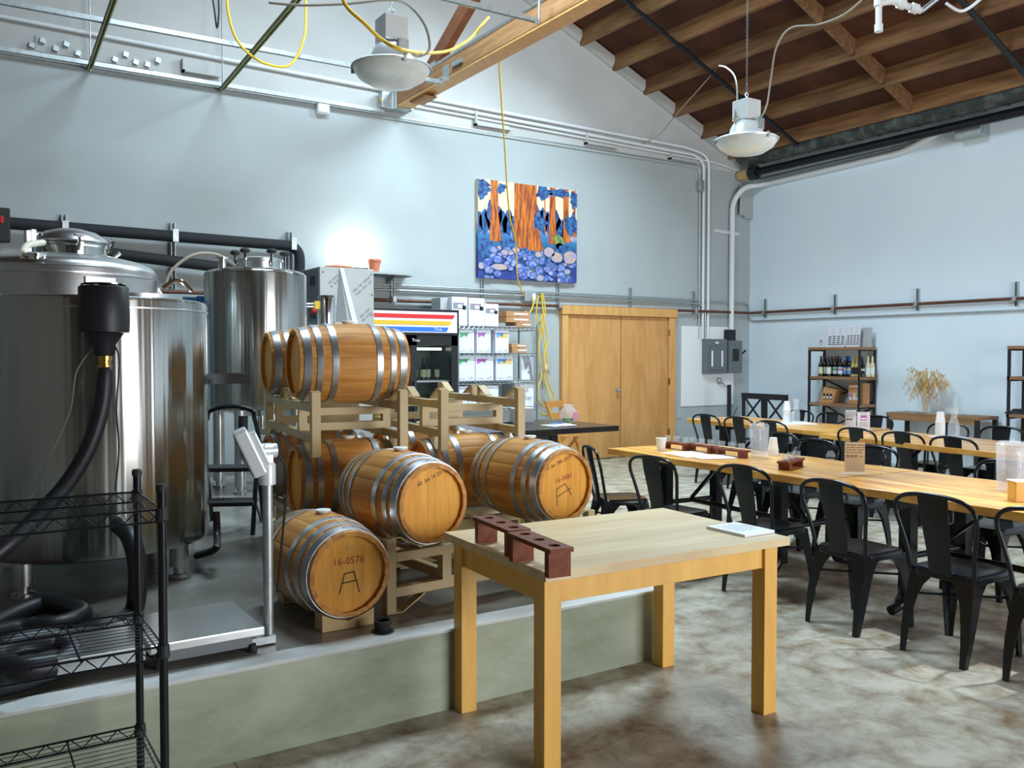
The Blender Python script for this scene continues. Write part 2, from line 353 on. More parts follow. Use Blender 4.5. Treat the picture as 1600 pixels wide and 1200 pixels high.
pipe('electrical_conduit', bend([(-7.2, -.035, 2.30), (-6.9, -.035, 2.40), (-1.25, -.035, 2.40), (-1.08, -.035, 2.32), (-1.08, -.035, 1.83)], .12), .016, W['galv'], 'grey conduit above the door that turns down into the breaker panel', 'conduit')
pipe('electrical_conduit', bend([(-6.2, -.04, 4.86), (-1.32, -.04, 4.78), (-1.14, -.04, 4.66), (-1.14, -.04, 1.83)], .25), .022, W['whitepipe'], 'white conduit high on the back wall bending down to the breaker panel', 'conduit')
pipe('electrical_conduit', bend([(-11.5, -.035, 5.0), (-8.5, -.035, 4.96), (-1.5, -.035, 4.88), (-1.02, -.035, 4.80), (-1.02, -.035, 1.83)], .2), .024, W['whitepipe'], 'upper tan conduit crossing the whole back wall below the gable', 'conduit')
pipe('electrical_conduit', bend([(-6.4, -.03, 4.80), (-.9, -.03, 4.72), (-.3, -.03, 4.64)], .1), .014, W['whitepipe'], 'slim conduit under the bracket boxes of the back wall', 'conduit')
pipe('electrical_conduit', bend([(-1.28, -.02, 4.60), (-1.205, -.02, 4.52), (-1.205, -.02, 1.83)], .12), .014, W['galv'], 'thin galvanised conduit beside the small grey junction box', 'conduit')
pipe('service_conduit', bend([(-.5, -.06, 1.93), (-.5, -.06, 4.10), (-.34, -.16, 4.36), (-.05, -.3, 4.40), (-.05, -2.85, 4.45), (-.05, -3.45, 4.62)], .2, 7), .042, W['whitepipe'], 'thick white conduit rising from the disconnect switch and turning along the right wall', 'conduit', 14)
pipe('service_conduit', bend([(-.04, -.25, 4.50), (-.04, -2.9, 4.53), (-.04, -3.6, 4.62)], .1), .02, W['galv'], 'grey conduit just under the black ducting at the right eave', 'conduit')
pipe('wall_strap', [(-.86, -.02, 3.62), (-.30, -.02, 3.60)], .03, W['whitepipe'], 'short white strap holding the thick conduit to the wall', 'strap', 4)
tag(MB().box((-.02, -.03, 4.16), (.36, .06, .58)).box((-.36+.18, -.065, 4.16), (.3, .012, .5)).build('junction_box', W['wall'], bevel=.004), 'white painted pull box in the wall corner under the eave', 'box')
tag(MB().box((-1.225, -.05, 4.30), (.10, .08, .17)).box((-1.225, -.095, 4.30), (.085, .012, .15)).build('junction_box', W['galv'], bevel=.003), 'small grey junction box at the top of the conduit bundle', 'box')
b_ = ony(504, 170, -.05)
tag(MB().box((b_.x, -.05, b_.z), (.15, .08, .12)).box((b_.x, -.095, b_.z), (.13, .012, .1)).build('junction_box', W['whitepipe'], bevel=.004), 'small white junction box on the ledge left of the wooden beam', 'box')
def strut_post(x, y, z0, z1, side, label):
    t = thing('strut_bracket', label, 'bracket', (x, y, z0), group='strut brackets of the wall pipes'); h = z1-z0
    if side == 'b':
        MB().box((-.018, -.02, h/2), (.005, .04, h)).box((.018, -.02, h/2), (.005, .04, h)).box((0, -.003, h/2), (.04, .005, h)).build('channel', W['galv'], t)
        MB().box((0, -.07, .06), (.05, .05, .07)).build('clamp', W['galv'], t)
    else:
        MB().box((-.02, -.018, h/2), (.04, .005, h)).box((-.02, .018, h/2), (.04, .005, h)).box((-.003, 0, h/2), (.005, .04, h)).build('channel', W['galv'], t)
        MB().box((-.07, 0, 2.285-z0), (.05, .05, .06)).build('clamp', W['galv'], t)
for px, lab in ((612, 'strut bracket on the back wall above the drinks cooler'), (752, 'strut bracket behind the white boxes on the wire shelf'), (870, 'strut bracket at the left corner of the door header'), (983, 'strut bracket over the middle of the double door'), (1082, 'strut bracket left of the vertical conduits')):
    a = ony(px, 455, 0); strut_post(a.x, 0, 2.22, 2.60, 'b', lab)
for px, lab in ((1198, 'strut bracket on the right wall next to the corner'), (1307, 'strut bracket on the right wall above the bottle shelf'), (1436, 'strut bracket on the right wall above the dried grass'), (1590, 'strut bracket on the right wall above the second shelf')):
    a = onx(px, 465, 0); strut_post(0, a.y, 2.19, 2.50, 'r', lab)
# steel ledger brackets on the back wall
def ledger_box(pa, pb, label):
    a = ony(*pa, -.03); b = ony(*pb, -.03)
    t = thing('ledger_bracket', label, 'bracket', ((a.x+b.x)/2, 0, (a.z+b.z)/2)); wd = b.x-a.x; h = abs(a.z-b.z)
    MB().box((0, -.006, 0), (wd, .012, h)).build('plate', W['gable'], t); MB().box((0, -.04, -h/2+.01), (wd, .07, .02)).build('ledge', W['gable'], t)
    MB().box((-wd/2+.012, -.04, 0), (.024, .07, h)).build('end_plate', W['gable'], t)
ledger_box((284, 92), (342, 122), 'white steel bracket just right of the bolted plate'); ledger_box((741, 174), (797, 205), 'white bracket on the wall right of the wooden beam')
ledger_box((914, 207), (963, 233), 'white bracket on the gable wall right of the painting'); ledger_box((1045, 240), (1090, 256), 'white bracket next to the bend of the conduits')
a = ony(55, 57, -.01); b = ony(240, 108, -.01)
t = thing('bolted_plate', 'long white steel plate with square bolts above the tanks', 'plate', ((a.x+b.x)/2, 0, 4.79)); MB().box((0, -.006, 0), (b.x-a.x, .012, .16)).build('plate', W['gable'], t)
for (bx_, bz) in [(s*.56+dx, dz) for s in (-1, 1) for dx, dz in ((-.05, -.035), (.06 if s > 0 else .05, .03), (-s*.17, -.03), (-s*.27, .035), (-s*.38, -.04))]:
    MB().box((bx_, -.03, bz), (.05, .045, .05), M=Matrix.Rotation(.3, 4, 'Y')).build('bolt', W['galv'], t)

# electrical panels
tag(MB().box((-.98, -.008, 1.385), (1.19, .016, 1.30)).build('backer_board', W['white'], bevel=.006), 'white backing board behind the grey breaker panel', 'board')
t = thing('breaker_panel', 'grey breaker panel with two labelled doors strips on the white board', 'panel', (-.89, -.016, 1.26))
MB().box((0, -.05, .285), (.48, .1, .57)).build('body', W['gunmetal'], t, bevel=.005); MB().box((.0, -.105, .26), (.30, .012, .40)).build('door', W['gunmetal'], t, bevel=.003)
for s in (-1, 1): MB().box((s*.115, -.113, .25), (.035, .004, .26)).build('label_strip', W['paper'], t)
MB().box((0, -.103, .51), (.07, .006, .03)).build('nameplate', W['paper'], t)
t = thing('disconnect_switch', 'dark grey disconnect switch with a side lever on the white board', 'switch', (-.47, -.016, 1.27))
MB().box((0, -.06, .27), (.31, .12, .54)).build('body', W['gunmetal'], t, bevel=.005); MB().box((.0, -.125, .30), (.13, .012, .2)).build('faceplate', W['blackm'], t)
MB().box((-.07, -.05, .63), (.17, .1, .18)).build('gutter_box', W['blackm'], t); MB().bar((.155, -.06, .28), (.24, -.09, .36), .025, .02).cyl((.24, -.09, .36), (.255, -.095, .375), .018).build('lever', W['black'], t)
t = thing('wall_outlet', 'round electric meter socket hanging under the breaker panel', 'outlet', (-.74, -.016, 1.14)); MB().lathe([(.055, 0), (.055, .03), (.04, .05), (0, .05)], 16, M=Matrix.Rotation(PI/2, 3, 'X').to_3x3()).build('socket', W['galv'], t, smooth=True)
MB().tube(cr([(.02, -.05, -.02), (.22, -.04, -.2), (.2, -.03, -.55), (.28, -.03, -.62), (.42, -.03, -.45)], 6), .006, 6).build('cord', W['blackm'], t)
a = ony(1060, 665, 0); tag(MB().box((a.x, -.006, a.z), (.24, .012, .46)).box((a.x, -.018, a.z+.15), (.1, .012, .08)).build('wall_plate', W['wall'], bevel=.004), 'patched pale plate on the wall beside the door', 'plate')

# black ducting along the right eave
t = thing('eave_duct', 'dusty black duct running along the right eave under the roof', 'duct', (-.40, -.3, 4.78)); MB().tube([(0, 0, 0), (0, -15, .02)], .12, 20).build('duct', W['duct'], t, smooth=True)
for k in range(1, 24): MB().tube([(0, -.3*k-.012, 0), (0, -.3*k+.012, 0)], .127, 20).build('rib', W['duct'], t, smooth=True)
t = thing('gas_pipe', 'black iron pipe with a brown wrapped end beside the eave duct', 'pipe', (-.30, -.25, 4.56)); MB().tube([(0, 0, 0), (0, -15, .04)], .062, 14).build('pipe', W['black'], t, smooth=True)
MB().tube([(0, .22, 0), (0, -.03, 0)], [.085, .10], 16).build('wrapped_end', W['lime'], t, smooth=True); MB().tube([(0, -.03, 0), (0, -.15, 0)], .115, 16).build('collar', W['blackm'], t, smooth=True)
pipe('gas_pipe', [(-.13, -.2, 4.63), (-.13, -15, 4.66)], .03, W['black'], 'thinner black pipe tucked between the duct and the right wall', 'pipe')
for k, Y in enumerate((-1.9, -3.0, -4.2)): pipe('hanger_rod', [(-.40, Y, roofz(-.4)+.22), (-.40, Y, 4.86)], .006, W['galv'], ('first', 'second', 'third')[k]+' thin hanger rod from the gable wall holding the eave duct', 'rod', 6, 'duct hanger rods')
a = onx(1517, 198, -.15); t = thing('light_box', 'grey metal box fixed under the eave above the second shelf', 'box', (-.12, a.y, 4.44)); MB().box((0, 0, .07), (.22, .34, .16)).build('body', W['galv'], t, bevel=.004); MB().box((-.01, 0, -.012), (.2, .32, .012)).build('cover', W['wall'], t)
# black sprinkler mains running up the slope
pipe('sprinkler_main', [(-.45, -1.40, roofz(-.45)-.03), (-6.6, -1.40, roofz(-6.6)-.03)], .03, W['black'], 'black iron pipe climbing the roof slope next to the gable wall', 'pipe')
pipe('sprinkler_main', [(-.45, -4.89, roofz(-.45)-.035), (-6.6, -4.89, roofz(-6.6)-.035)], .035, W['blackm'], 'black iron pipe climbing the roof slope beyond the white sprinkler pipe', 'pipe')
t = thing('sprinkler_pipe', 'white sprinkler branch pipe with threaded fittings under the roof joists', 'pipe', (-2.77, -4.33, 5.42))
Pq = [far(x, y, 7.4)-Vector((-2.77, -4.33, 5.42)) for x, y in ((1373, 4), (1373, 44), (1395, 2), (1440, 17), (1462, 6), (1500, -30))]
MB().tube([Pq[0]+Vector((0, 0, .1)), Pq[0], Pq[1]], .026, 14).build('drop_pipe', W['whitepipe'], t, smooth=True); MB().tube([Pq[1]+Vector((0, 0, .03)), Pq[1]-Vector((0, 0, .03))], .034, 14).build('end_cap', W['whitepipe'], t, smooth=True)
MB().tube([Pq[0], Pq[2], Pq[3]], .028, 14).build('branch', W['whitepipe'], t, smooth=True); MB().tube([Pq[3], Pq[5]], .02, 12).build('conduit', W['galv'], t, smooth=True)
for q in (.3, .75): pp = Pq[2].lerp(Pq[3], q); dd = (Pq[3]-Pq[2]).normalized(); MB().tube([pp-dd*.03, pp+dd*.03], .042, 14).build('coupling', W['whitepipe'], t, smooth=True)
MB().tube([Pq[0]-Vector((0, 0, .03)), Pq[0]+Vector((0, 0, .03))], .038, 14).build('coupling', W['whitepipe'], t, smooth=True)

# ---------------------------------------------------------------- wooden beam, brace, struts
t = thing('timber_beam', 'heavy timber beam reaching from the back wall bracket over the room', 'beam', (-6.57, 0, 4.70))
MB().box((0, -7.8, .12), (.21, 15.4, .19)).build('glulam', W['beam'], t, bevel=.004); MB().box((0, -7.8, .012), (.20, 15.4, .022)).build('bottom_lamination', W['frame'], t)
MB().tube([(-.10, -.2, .235), (-.10, -15.4, .235)], .02, 8).build('conduit', W['galv'], t, smooth=True)
MB().box((-.11, -.12, .10), (.015, .22, .24)).box((.11, -.12, .10), (.015, .22, .24)).box((0, -.12, -.008), (.23, .22, .012)).build('steel_shoe', W['galv'], t)
MB().box((-.2, -.1, .08), (.16, .14, .2)).build('anchor_box', W['galv'], t, bevel=.004)
for z in (.04, .16): MB().cyl((-.118, -.12, z), (-.135, -.12, z), .018, 8).build('bolt', W['gunmetal'], t)
MB().box((-.28, -.11, .08), (.012, .06, .06)).build('knob', W['brass'], t)
MB().prism([(-.5, 0), (-.9, 0), (-1.0, -.05), (-.6, -.05)], -.07, .07, lambda u, v, q: Vector((q, u, v))).build('corbel', W['beam'], t)
a = ony(695, 112, 0); MB().box((-.12, -1.55, .06), (.02, .12, .16)).box((-.16, -1.55, -.02), (.1, .1, .02)).build('hanger_bracket', W['galv'], t)
MB().box((-.125, -1.82, .10), (.03, .22, .05)).build('side_clip', W['galv'], t)
t = thing('roof_brace', 'dark stained timber brace rising from the beam to the roof', 'brace', (-6.57, -.9, 4.9)); a0 = Vector((0, -.02, .05)); a1 = Vector((0, -4.4, 2.36)); MB().bar(a0, a1, .09, .19).build('timber', W['darkwood'], t)
MB().box((-.05, -.15, .06), (.012, .2, .12)).build('steel_plate', W['galv'], t)
def channel(name, a, b, m, label, slots=0, wd=.041, ht=.041):
    """slotted strut channel between two points"""
    a = Vector(a); b = Vector(b); t = thing(name, label, 'strut', a); L = (b-a).length; d = (b-a).normalized(); side = d.cross(Vector((0, 0, 1))).normalized()
    e = b-a
    MB().bar(side*(wd/2), e+side*(wd/2), .004, ht).bar(-side*(wd/2), e-side*(wd/2), .004, ht).bar(Vector((0, 0, ht/2)), e+Vector((0, 0, ht/2)), wd, .004).build('channel', m, t)
    MB().bar(side*(wd/2-.006)-Vector((0, 0, ht/2)), e+side*(wd/2-.006)-Vector((0, 0, ht/2)), .012, .004).bar(-side*(wd/2-.006)-Vector((0, 0, ht/2)), e-side*(wd/2-.006)-Vector((0, 0, ht/2)), .012, .004).build('lip', m, t)
    if slots:
        k = 0; s = MB()
        while k < L-.05:
            s.bar(d*(k+.01)+side*(wd/2+.003), d*(k+.035)+side*(wd/2+.003), .002, .016); s.bar(d*(k+.01)-side*(wd/2+.003), d*(k+.035)-side*(wd/2+.003), .002, .016); k += .05
        o = s.build('slot_row', W['blackm'], t); o['kind'] = 'stuff'
    return t
channel('strut_channel', (-11.8, -1.45, 4.645), (-6.75, -1.55, 4.645), W['galv'], 'galvanised strut channel hung parallel to the back wall over the tanks')
channel('strut_channel', (-11.8, -.09, 4.65), (-6.8, -.09, 4.65), W['galv'], 'galvanised strut channel fixed along the ledge of the back wall')
channel('strut_channel', (-8.35, -3.62, 4.65), (-6.86, -3.64, 4.65), W['galv'], 'galvanised strut channel hung below the timber beam')
pipe('strut_hanger', bend([(-6.90, -3.64, 4.63), (-6.84, -3.64, 4.63), (-6.84, -3.64, 4.95)], .02), .014, W['galv'], 'bent hanger at the end of the strut under the timber beam', 'hanger')
channel('slotted_strut', (-10.18, -.05, 4.60), (-10.33, -4.6, 4.60), W['green'], 'olive slotted strut pointing out from the wall above the domed tank', 1)
channel('slotted_strut', (-8.81, -.05, 4.60), (-8.99, -4.6, 4.60), W['green'], 'olive slotted strut pointing out from the wall above the slim tank', 1)
for x, l in ((-10.18, 'threaded hanger rod by the bolted plate'), (-8.81, 'threaded hanger rod over the strut above the slim tank')):
    pipe('threaded_rod', [(x, -.13, 4.56), (x, -.13, roofz(x)+.2)], .007, W['galv'], l, 'rod', 6)
    MB()
# ---------------------------------------------------------------- high-bay lamps
def highbay(loc, label, chain_top, scale=1.0):
    t = thing('high_bay_lamp', label, 'lamp', loc); s = scale
    MB().lathe([(.262*s, .005), (.258*s, -.012), (.225*s, -.06), (.15*s, -.105), (.07*s, -.122), (.001, -.125)], 36, cap=False).build('glass_lens', W['lens'], t, smooth=True)
    MB().lathe([(.272*s, -.006), (.275*s, .004), (.262*s, .014), (.17*s, .04), (.145*s, .055), (.135*s, .10), (.115*s, .14), (.085*s, .165), (.07*s, .17), (.07*s, .165), (.11*s, .13), (.14*s, .05), (.26*s, .004)], 36, cap=False).build('reflector', W['lampwhite'], t, smooth=True)
    MB().box((0, 0, .255*s), (.17*s, .17*s, .17*s)).build('ballast_box', W['lampwhite'], t, bevel=.006)
    MB().box((.02, -.13*s, .12*s), (.07*s, .04, .09*s)).build('socket_bracket', W['galv'], t)
    MB().tube([(0, 0, .0), (0, 0, .09)], .04*s, 14).build('bulb', W['lampwhite'], t, smooth=True)
    for k in range(3):
        a = k*2.1+.4; MB().box((.268*s*math.cos(a), .268*s*math.sin(a), .0), (.02, .02, .045), rz=a).build('lens_clip', W['galv'], t)
    MB().tube([(0, 0, .34*s), (0, 0, .37*s), (.02, 0, .39*s), (0, 0, .41*s), (-.02, 0, .39*s), (0, 0, .37*s)], .005, 6).build('hook', W['galv'], t)
    ch = MB(); z = .41*s; k = 0
    while z < chain_top-loc[2]:
        pts = [(.009*math.cos(q*PI/3)*(1 if k % 2 else 0), .009*math.cos(q*PI/3)*(0 if k % 2 else 1), z+.02+.022*math.sin(q*PI/3)) for q in range(6)]
        ch.tube(pts, .0025, 4, closed=True); z += .034; k += 1
    ch.build('chain', W['galv'], t)
    return t
L1 = far(612, 108, 5.95); L2 = far(1166, 220, 7.55)
highbay(tuple(L1), 'white high bay lamp hanging over the tanks beside the timber beam', roofz(L1.x)+.2)
highbay(tuple(L2), 'white high bay lamp hanging under the roof slope near the right wall', roofz(L2.x))
def cord(name, pts, r, m, label, n=8, group=None): return tag(MB().tube(cr(pts, n), r, 7).build(name, m, smooth=True), label, 'cord', group)
cord('power_cable', [far(420, 4, 5.9), far(470, 8, 5.9), far(540, 6, 5.9), far(610, 0, 5.9), far(640, 10, 5.95), far(664, 40, 5.95), far(671, 75, 5.95), far(655, 88, 5.9), far(638, 80, 5.85), far(625, 72, 5.85)], .009, W['greycable'], 'brown-grey cable looping over the lamp by the timber beam')
cord('extension_cord', [ony(357, -30, -1.62), ony(356, 15, -1.62), ony(370, 62, -1.6), ony(400, 92, -1.58), ony(435, 104, -1.56), ony(458, 97, -1.56), ony(475, 60, -1.6), ony(478, 20, -1.6), ony(477, -30, -1.6)], .013, W['yellow'], 'yellow cord hanging in a loop over the strut channel')
cord('extension_cord', [far(532, -25, 5.4), far(540, 8, 5.4), far(570, 37, 5.4), far(598, 63, 5.45), far(630, 78, 5.5), far(670, 83, 6.2), far(705, 78, 7.2), far(735, 60, 8.2), far(752, 40, 8.3), far(764, 27, 8.4)], .012, W['yellow'], 'yellow cord swagged in front of the lamp to the timber beam')
cord('extension_cord', [(-6.46, -2.55, 4.73)]+[ony(x, y, Y) for x, y, Y in ((781, 90, -2.4), (783, 150, -1.9), (788, 220, -1.5), (792, 290, -1.1), (797, 340, -.8), (806, 380, -.5), (808, 430, -.25), (818, 462, -.1))], .010, W['yellow'], 'yellow cord hanging down from the beam past the forest painting')
cord('extension_cord', [ony(x, y, -.1-.01*i) for i, (x, y) in enumerate(((841, 462), (838, 490), (843, 520), (848, 500), (842, 545), (846, 585), (840, 610), (843, 628), (856, 636), (866, 622), (858, 600), (850, 560), (856, 530), (850, 500), (846, 458)))], .011, W['yellow'], 'bundled yellow cord hung on the wall right of the wire shelf')
cord('extension_cord', [ony(x, y, -.085) for x, y in ((848, 458), (852, 490), (846, 497), (852, 545), (856, 570), (850, 590), (862, 640), (852, 648), (844, 644))], .011, W['yellow'], 'second strand of yellow cord knotted beside the bundled one')
t = thing('cord_plug', 'grey and white plug ends tied in the yellow cord bundle', 'plug', tuple(ony(851, 572, -.12))); MB().box((0, 0, 0), (.05, .04, .07)).build('plug_body', W['card'], t); MB().cyl((.06, 0, -.06), (.06, 0, -.12), .025, 10).build('socket_end', W['greyink'], t)
a = ony(826, 464, -.04)
t = thing('power_outlet', 'grey outlet box on the conduit where yellow cords plug in', 'outlet', (a.x, 0, a.z)); MB().box((0, -.05, 0), (.20, .1, .13)).build('box', W['galv'], t, bevel=.004); MB().box((.05, -.103, .0), (.05, .008, .09)).build('socket', W['paper'], t)
cord('extension_cord', [ony(834, 466, -.13), ony(832, 480, -.2), ony(826, 490, -.3), ony(820, 486, -.3)], .010, W['yellow'], 'short yellow cord plugged into the outlet above the brown cartons')
cord('lamp_cable', [L2+Vector((-.1, 0, .2)), far(1147, 190, 7.5), far(1152, 150, 7.6), far(1148, 120, 7.8), far(1135, 106, 8.2), far(1124, 103, 8.6)], .008, W['greycable'], 'grey cable looping up from the lamp to the black roof pipe')
cord('lamp_cable', [far(1172, 195, 7.5), far(1185, 188, 7.5), far(1198, 165, 7.5), far(1205, 120, 7.5), far(1213, 75, 7.4), far(1235, 44, 7.3), far(1280, 38, 7.1), far(1320, 22, 6.9), far(1355, -8, 6.8)], .008, W['greycable'], 'pale cable arching from the lamp across the joists toward the sprinkler pipe')
cord('lamp_cable', [ony(1003, 226, -.05), ony(1030, 210, -.2), ony(1060, 175, -.7), ony(1118, 110, -1.35)], .007, W['greycable'], 'thin cable running from the wall conduit up to the black roof pipe')
cord('wire_hook', [far(331, -10, 7.5), far(335, 15, 7.5), far(339, 44, 7.5), far(342, 20, 7.5), far(341, -10, 7.5)], .008, W['blackm'], 'black wire loop dangling over the struts', 4)
cord('wall_wire', [far(1478, 5, 7.0), far(1498, 17, 7.0), far(1515, 12, 7.0), far(1540, -8, 7.0)], .012, W['whitepipe'], 'short white wire hanging beside the sprinkler pipe', 5)

# ---------------------------------------------------------------- painting of redwoods
cvm = bpy.data.materials.new('painting_ground'); cvm.use_nodes = True; nt = cvm.node_tree; bs = nt.nodes['Principled BSDF']; bs.inputs['Roughness'].default_value = .5
tc = nt.nodes.new('ShaderNodeTexCoord'); sp = nt.nodes.new('ShaderNodeSeparateXYZ'); nt.links.new(tc.outputs['Object'], sp.inputs[0])
nz = nt.nodes.new('ShaderNodeTexNoise'); nz.inputs['Scale'].default_value = 6; nz.inputs['Detail'].default_value = 8; nt.links.new(tc.outputs['Object'], nz.inputs[0])
ad = nt.nodes.new('ShaderNodeMath'); ad.operation = 'MULTIPLY_ADD'; ad.inputs[1].default_value = .45; nt.links.new(nz.outputs['Fac'], ad.inputs[0]); nt.links.new(sp.outputs['Z'], ad.inputs[2])
rp = nt.nodes.new('ShaderNodeValToRGB'); cr_ = rp.color_ramp; nt.links.new(ad.outputs[0], rp.inputs[0])
els = [(0.0, (.03, .07, .36)), (.30, (.02, .04, .22)), (.55, (.02, .05, .20)), (.75, (.02, .14, .28)), (.86, (.05, .18, .42)), (.95, (.62, .48, .34)), (1.0, (.75, .60, .42))]
cr_.elements[0].position = els[0][0]; cr_.elements[0].color = els[0][1]+(1,); cr_.elements[1].position = els[-1][0]; cr_.elements[1].color = els[-1][1]+(1,)
for p_, c_ in els[1:-1]: e = cr_.elements.new(p_); e.color = c_+(1,)
nt.links.new(rp.outputs[0], bs.inputs['Base Color'])
W['bark'] = mat('painted_bark', (.62, .17, .02), .5, c2=(.20, .04, .02), scale=9, st=(5, 1, .6), lo=.42, hi=.62, detail=5)
W['foliage'] = mat('painted_foliage', (.015, .03, .16), .5, c2=(.04, .16, .34), scale=16, lo=.4, hi=.6)
W['rock1'] = mat('painted_rock', (.05, .09, .45), .5, c2=(.36, .38, .60), scale=14, rand=.35); W['rock2'] = mat('painted_warm_rock', (.55, .36, .20), .5, c2=(.30, .28, .50), scale=14)
W['pgreen'] = mat('painted_green', (.03, .14, .09), .5, c2=(.30, .32, .06), scale=12)
PW, PH = 1.675, 1.345
pt = thing('forest_painting', 'canvas painting of orange redwood trunks above blue rocks, hung on the back wall', 'painting', (-4.555, 0, 2.62))
MB().box((0, -.03, PH/2), (PW, .06, PH)).build('canvas', cvm, pt)
def pp(u, v, e=0): return Vector((-PW/2+u*PW, -.0605-e, v*PH))
def blob(name, u, v, ru, rv, m, e, n=16, j=.18):
    pts = [(u+ru*math.cos(2*PI*k/n)*(1+random.uniform(-j, j)), v+rv*math.sin(2*PI*k/n)*(1+random.uniform(-j, j))) for k in range(n)]
    pts = [(min(max(a, 0), 1), min(max(b, 0), 1)) for a, b in pts]
    MB().prism(pts, e, e+.001, lambda a, b, q: pp(a, b, q)).build(name, m, pt)
for k in range(18): blob('far_tree', k/17, .60+random.uniform(-.05, .06), .05, .13, W['foliage'], .0002, 10, .35)
for u0, u1, b0, b1, vb in ((.12, .19, .11, .23, .38), (.35, .575, .34, .66, .30), (.71, .77, .70, .79, .40), (.855, .91, .85, .93, .43), (.655, .665, .655, .667, .5), (.965, .985, .96, .99, .5)):
    n = 8; L = []; R_ = []
    for k in range(n+1):
        v = vb+(1-vb)*k/n; q = (1-k/n)**3
        L.append((u0*(1-q)+b0*q, v)); R_.append((u1*(1-q)+b1*q, v))
    MB().prism(L+R_[::-1], .0012, .0026, lambda a, b, q: pp(a, b, q)).build('painted_trunk', W['bark'], pt)
for u, v, ru, rv in ((.03, .9, .09, .09), (.22, .93, .05, .05), (.64, .93, .08, .07), (.80, .95, .1, .05), (.97, .9, .05, .09), (.95, .62, .07, .12), (.6, .62, .07, .08)): blob('painted_branch', u, v, ru, rv, W['foliage'], .003, 18, .4)
for u, v, ru, rv, m in ((.08, .30, .09, .10, 'foliage'), (.45, .27, .13, .07, 'foliage'), (.84, .36, .10, .05, 'foliage'), (.80, .44, .05, .08, 'pgreen'), (.30, .36, .08, .06, 'foliage'), (.56, .12, .06, .05, 'pgreen'), (.86, .05, .08, .04, 'pgreen')): blob('painted_shrub', u, v, ru, rv, W[m], .004, 18, .35)
for k in range(95):
    v = .31-.30*(k/95)+random.uniform(-.02, .02); u = random.uniform(.02, .98); r_ = random.uniform(.016, .042)
    blob('rock_outline', u, v, r_*1.28, r_*1.12, W['foliage'], .0051+.0001*k, 12, .06); blob('painted_rock', u, v, r_, r_*.85, W['rock2'] if random.random() < .22 else W['rock1'], .00515+.0001*k, 12, .10)
for u, v, ru, rv in ((.78, .26, .06, .055), (.92, .27, .07, .07), (.70, .31, .055, .05), (.2, .12, .08, .03)): blob('rock_outline', u, v, ru*1.12, rv*1.12, W['foliage'], .0155, 16, .05); blob('painted_rock', u, v, ru, rv, W['rock2'], .016, 16, .1)
for (a, b) in (((0, 0), (1, 0)),): pass

# added spotlight above the frame, put in to brighten the end of the near table
sp_ = thing('added_spot', 'added black spotlight above the frame, brightening the end of the near table', 'lamp', (-5.9, -8.3, 4.30)); MB().tube([(0, 0, .0), (-.02, .02, .16)], [.07, .05], 20, cap=True).build('can', W['blackm'], sp_, smooth=True); MB().tube([(-.02, .02, .16), (-.02, .02, roofz(-5.9)-4.30+.1)], .012, 8).build('stem', W['blackm'], sp_)
ls = bpy.data.lights.new('added_spot_light', 'SPOT'); ls.energy = 800; ls.color = (.80, .90, 1); ls.spot_size = math.radians(36); ls.spot_blend = .8; ls.shadow_soft_size = .06
lo2 = bpy.data.objects.new('added_spot_light', ls); C.objects.link(lo2); lo2.parent = sp_; lo2.location = (0, 0, -.03); lo2.rotation_euler = (Vector((-.55, .30, -3.5))).to_track_quat('-Z', 'Y').to_euler()
# ---------------------------------------------------------------- tanks
def tank(name, label, loc, r, z0, z1, legs, rot, dome=.0, m=None):
    t = thing(name, label, 'tank', loc, rot); m = m or W['steel']; n = 64
    MB().lathe([(r-.03, z0-.025), (r-.008, z0-.015), (r, z0+.01), (r, z1-.02), (r-.004, z1-.006), (r-.015, z1)], n, cap=False).build('shell', m, t, smooth=True)
    MB().lathe([(.08, z0-.10), (r*.5, z0-.07), (r-.03, z0-.025)], n).build('bottom_cone', m, t, smooth=True)
    if dome:
        MB().lathe([(r-.015, z1)]+[((r-.015)*math.cos(q*PI/20), z1+dome*math.sin(q*PI/20)) for q in range(1, 10)]+[(.001, z1+dome)], n, cap=False).build('dome', m, t, smooth=True)
    else:
        MB().lathe([(r-.015, z1), (r-.05, z1+.004), (.001, z1+.012)], n, cap=False).build('lid', m, t, smooth=True)
    for k in range(4):
        a = PI/4+k*PI/2; x, y = (r-.08)*math.cos(a), (r-.08)*math.sin(a)
        lg = MB().tube([(x, y, z0+.02), (x, y, .06)], .05, 16).build('leg', W['steel2'], t, smooth=True)
        MB().lathe([(.03, .06), (.03, .025), (.055, .02), (.055, 0)], 16, (x, y, 0)).build('foot', W['steel2'], lg, smooth=True)
    return t
t1 = tank('brew_kettle', 'large open shiny stainless kettle standing behind the wire rack', (-10.83, -5.13, ZP), .60, .20, 1.49, 4, 0)
n = 64
MB().lathe([(.60, 1.43), (.606, 1.432), (.606, 1.438), (.60, 1.44)], n, cap=False).build('rim_band', W['steel2'], t1, smooth=True)
hz = MB(); hz.lathe([(.0, 0), (.24, 0), (.24, .02), (.0, .03)], 32, (.18, -.25, 1.495)); hz.build('manway_lid', W['steel2'], t1, smooth=True)
MB().tube(cr([(.30, -.38, 1.55), (.38, -.36, 1.60), (.46, -.30, 1.55)], 5), .012, 8).build('lid_handle', W['chrome'], t1, smooth=True)
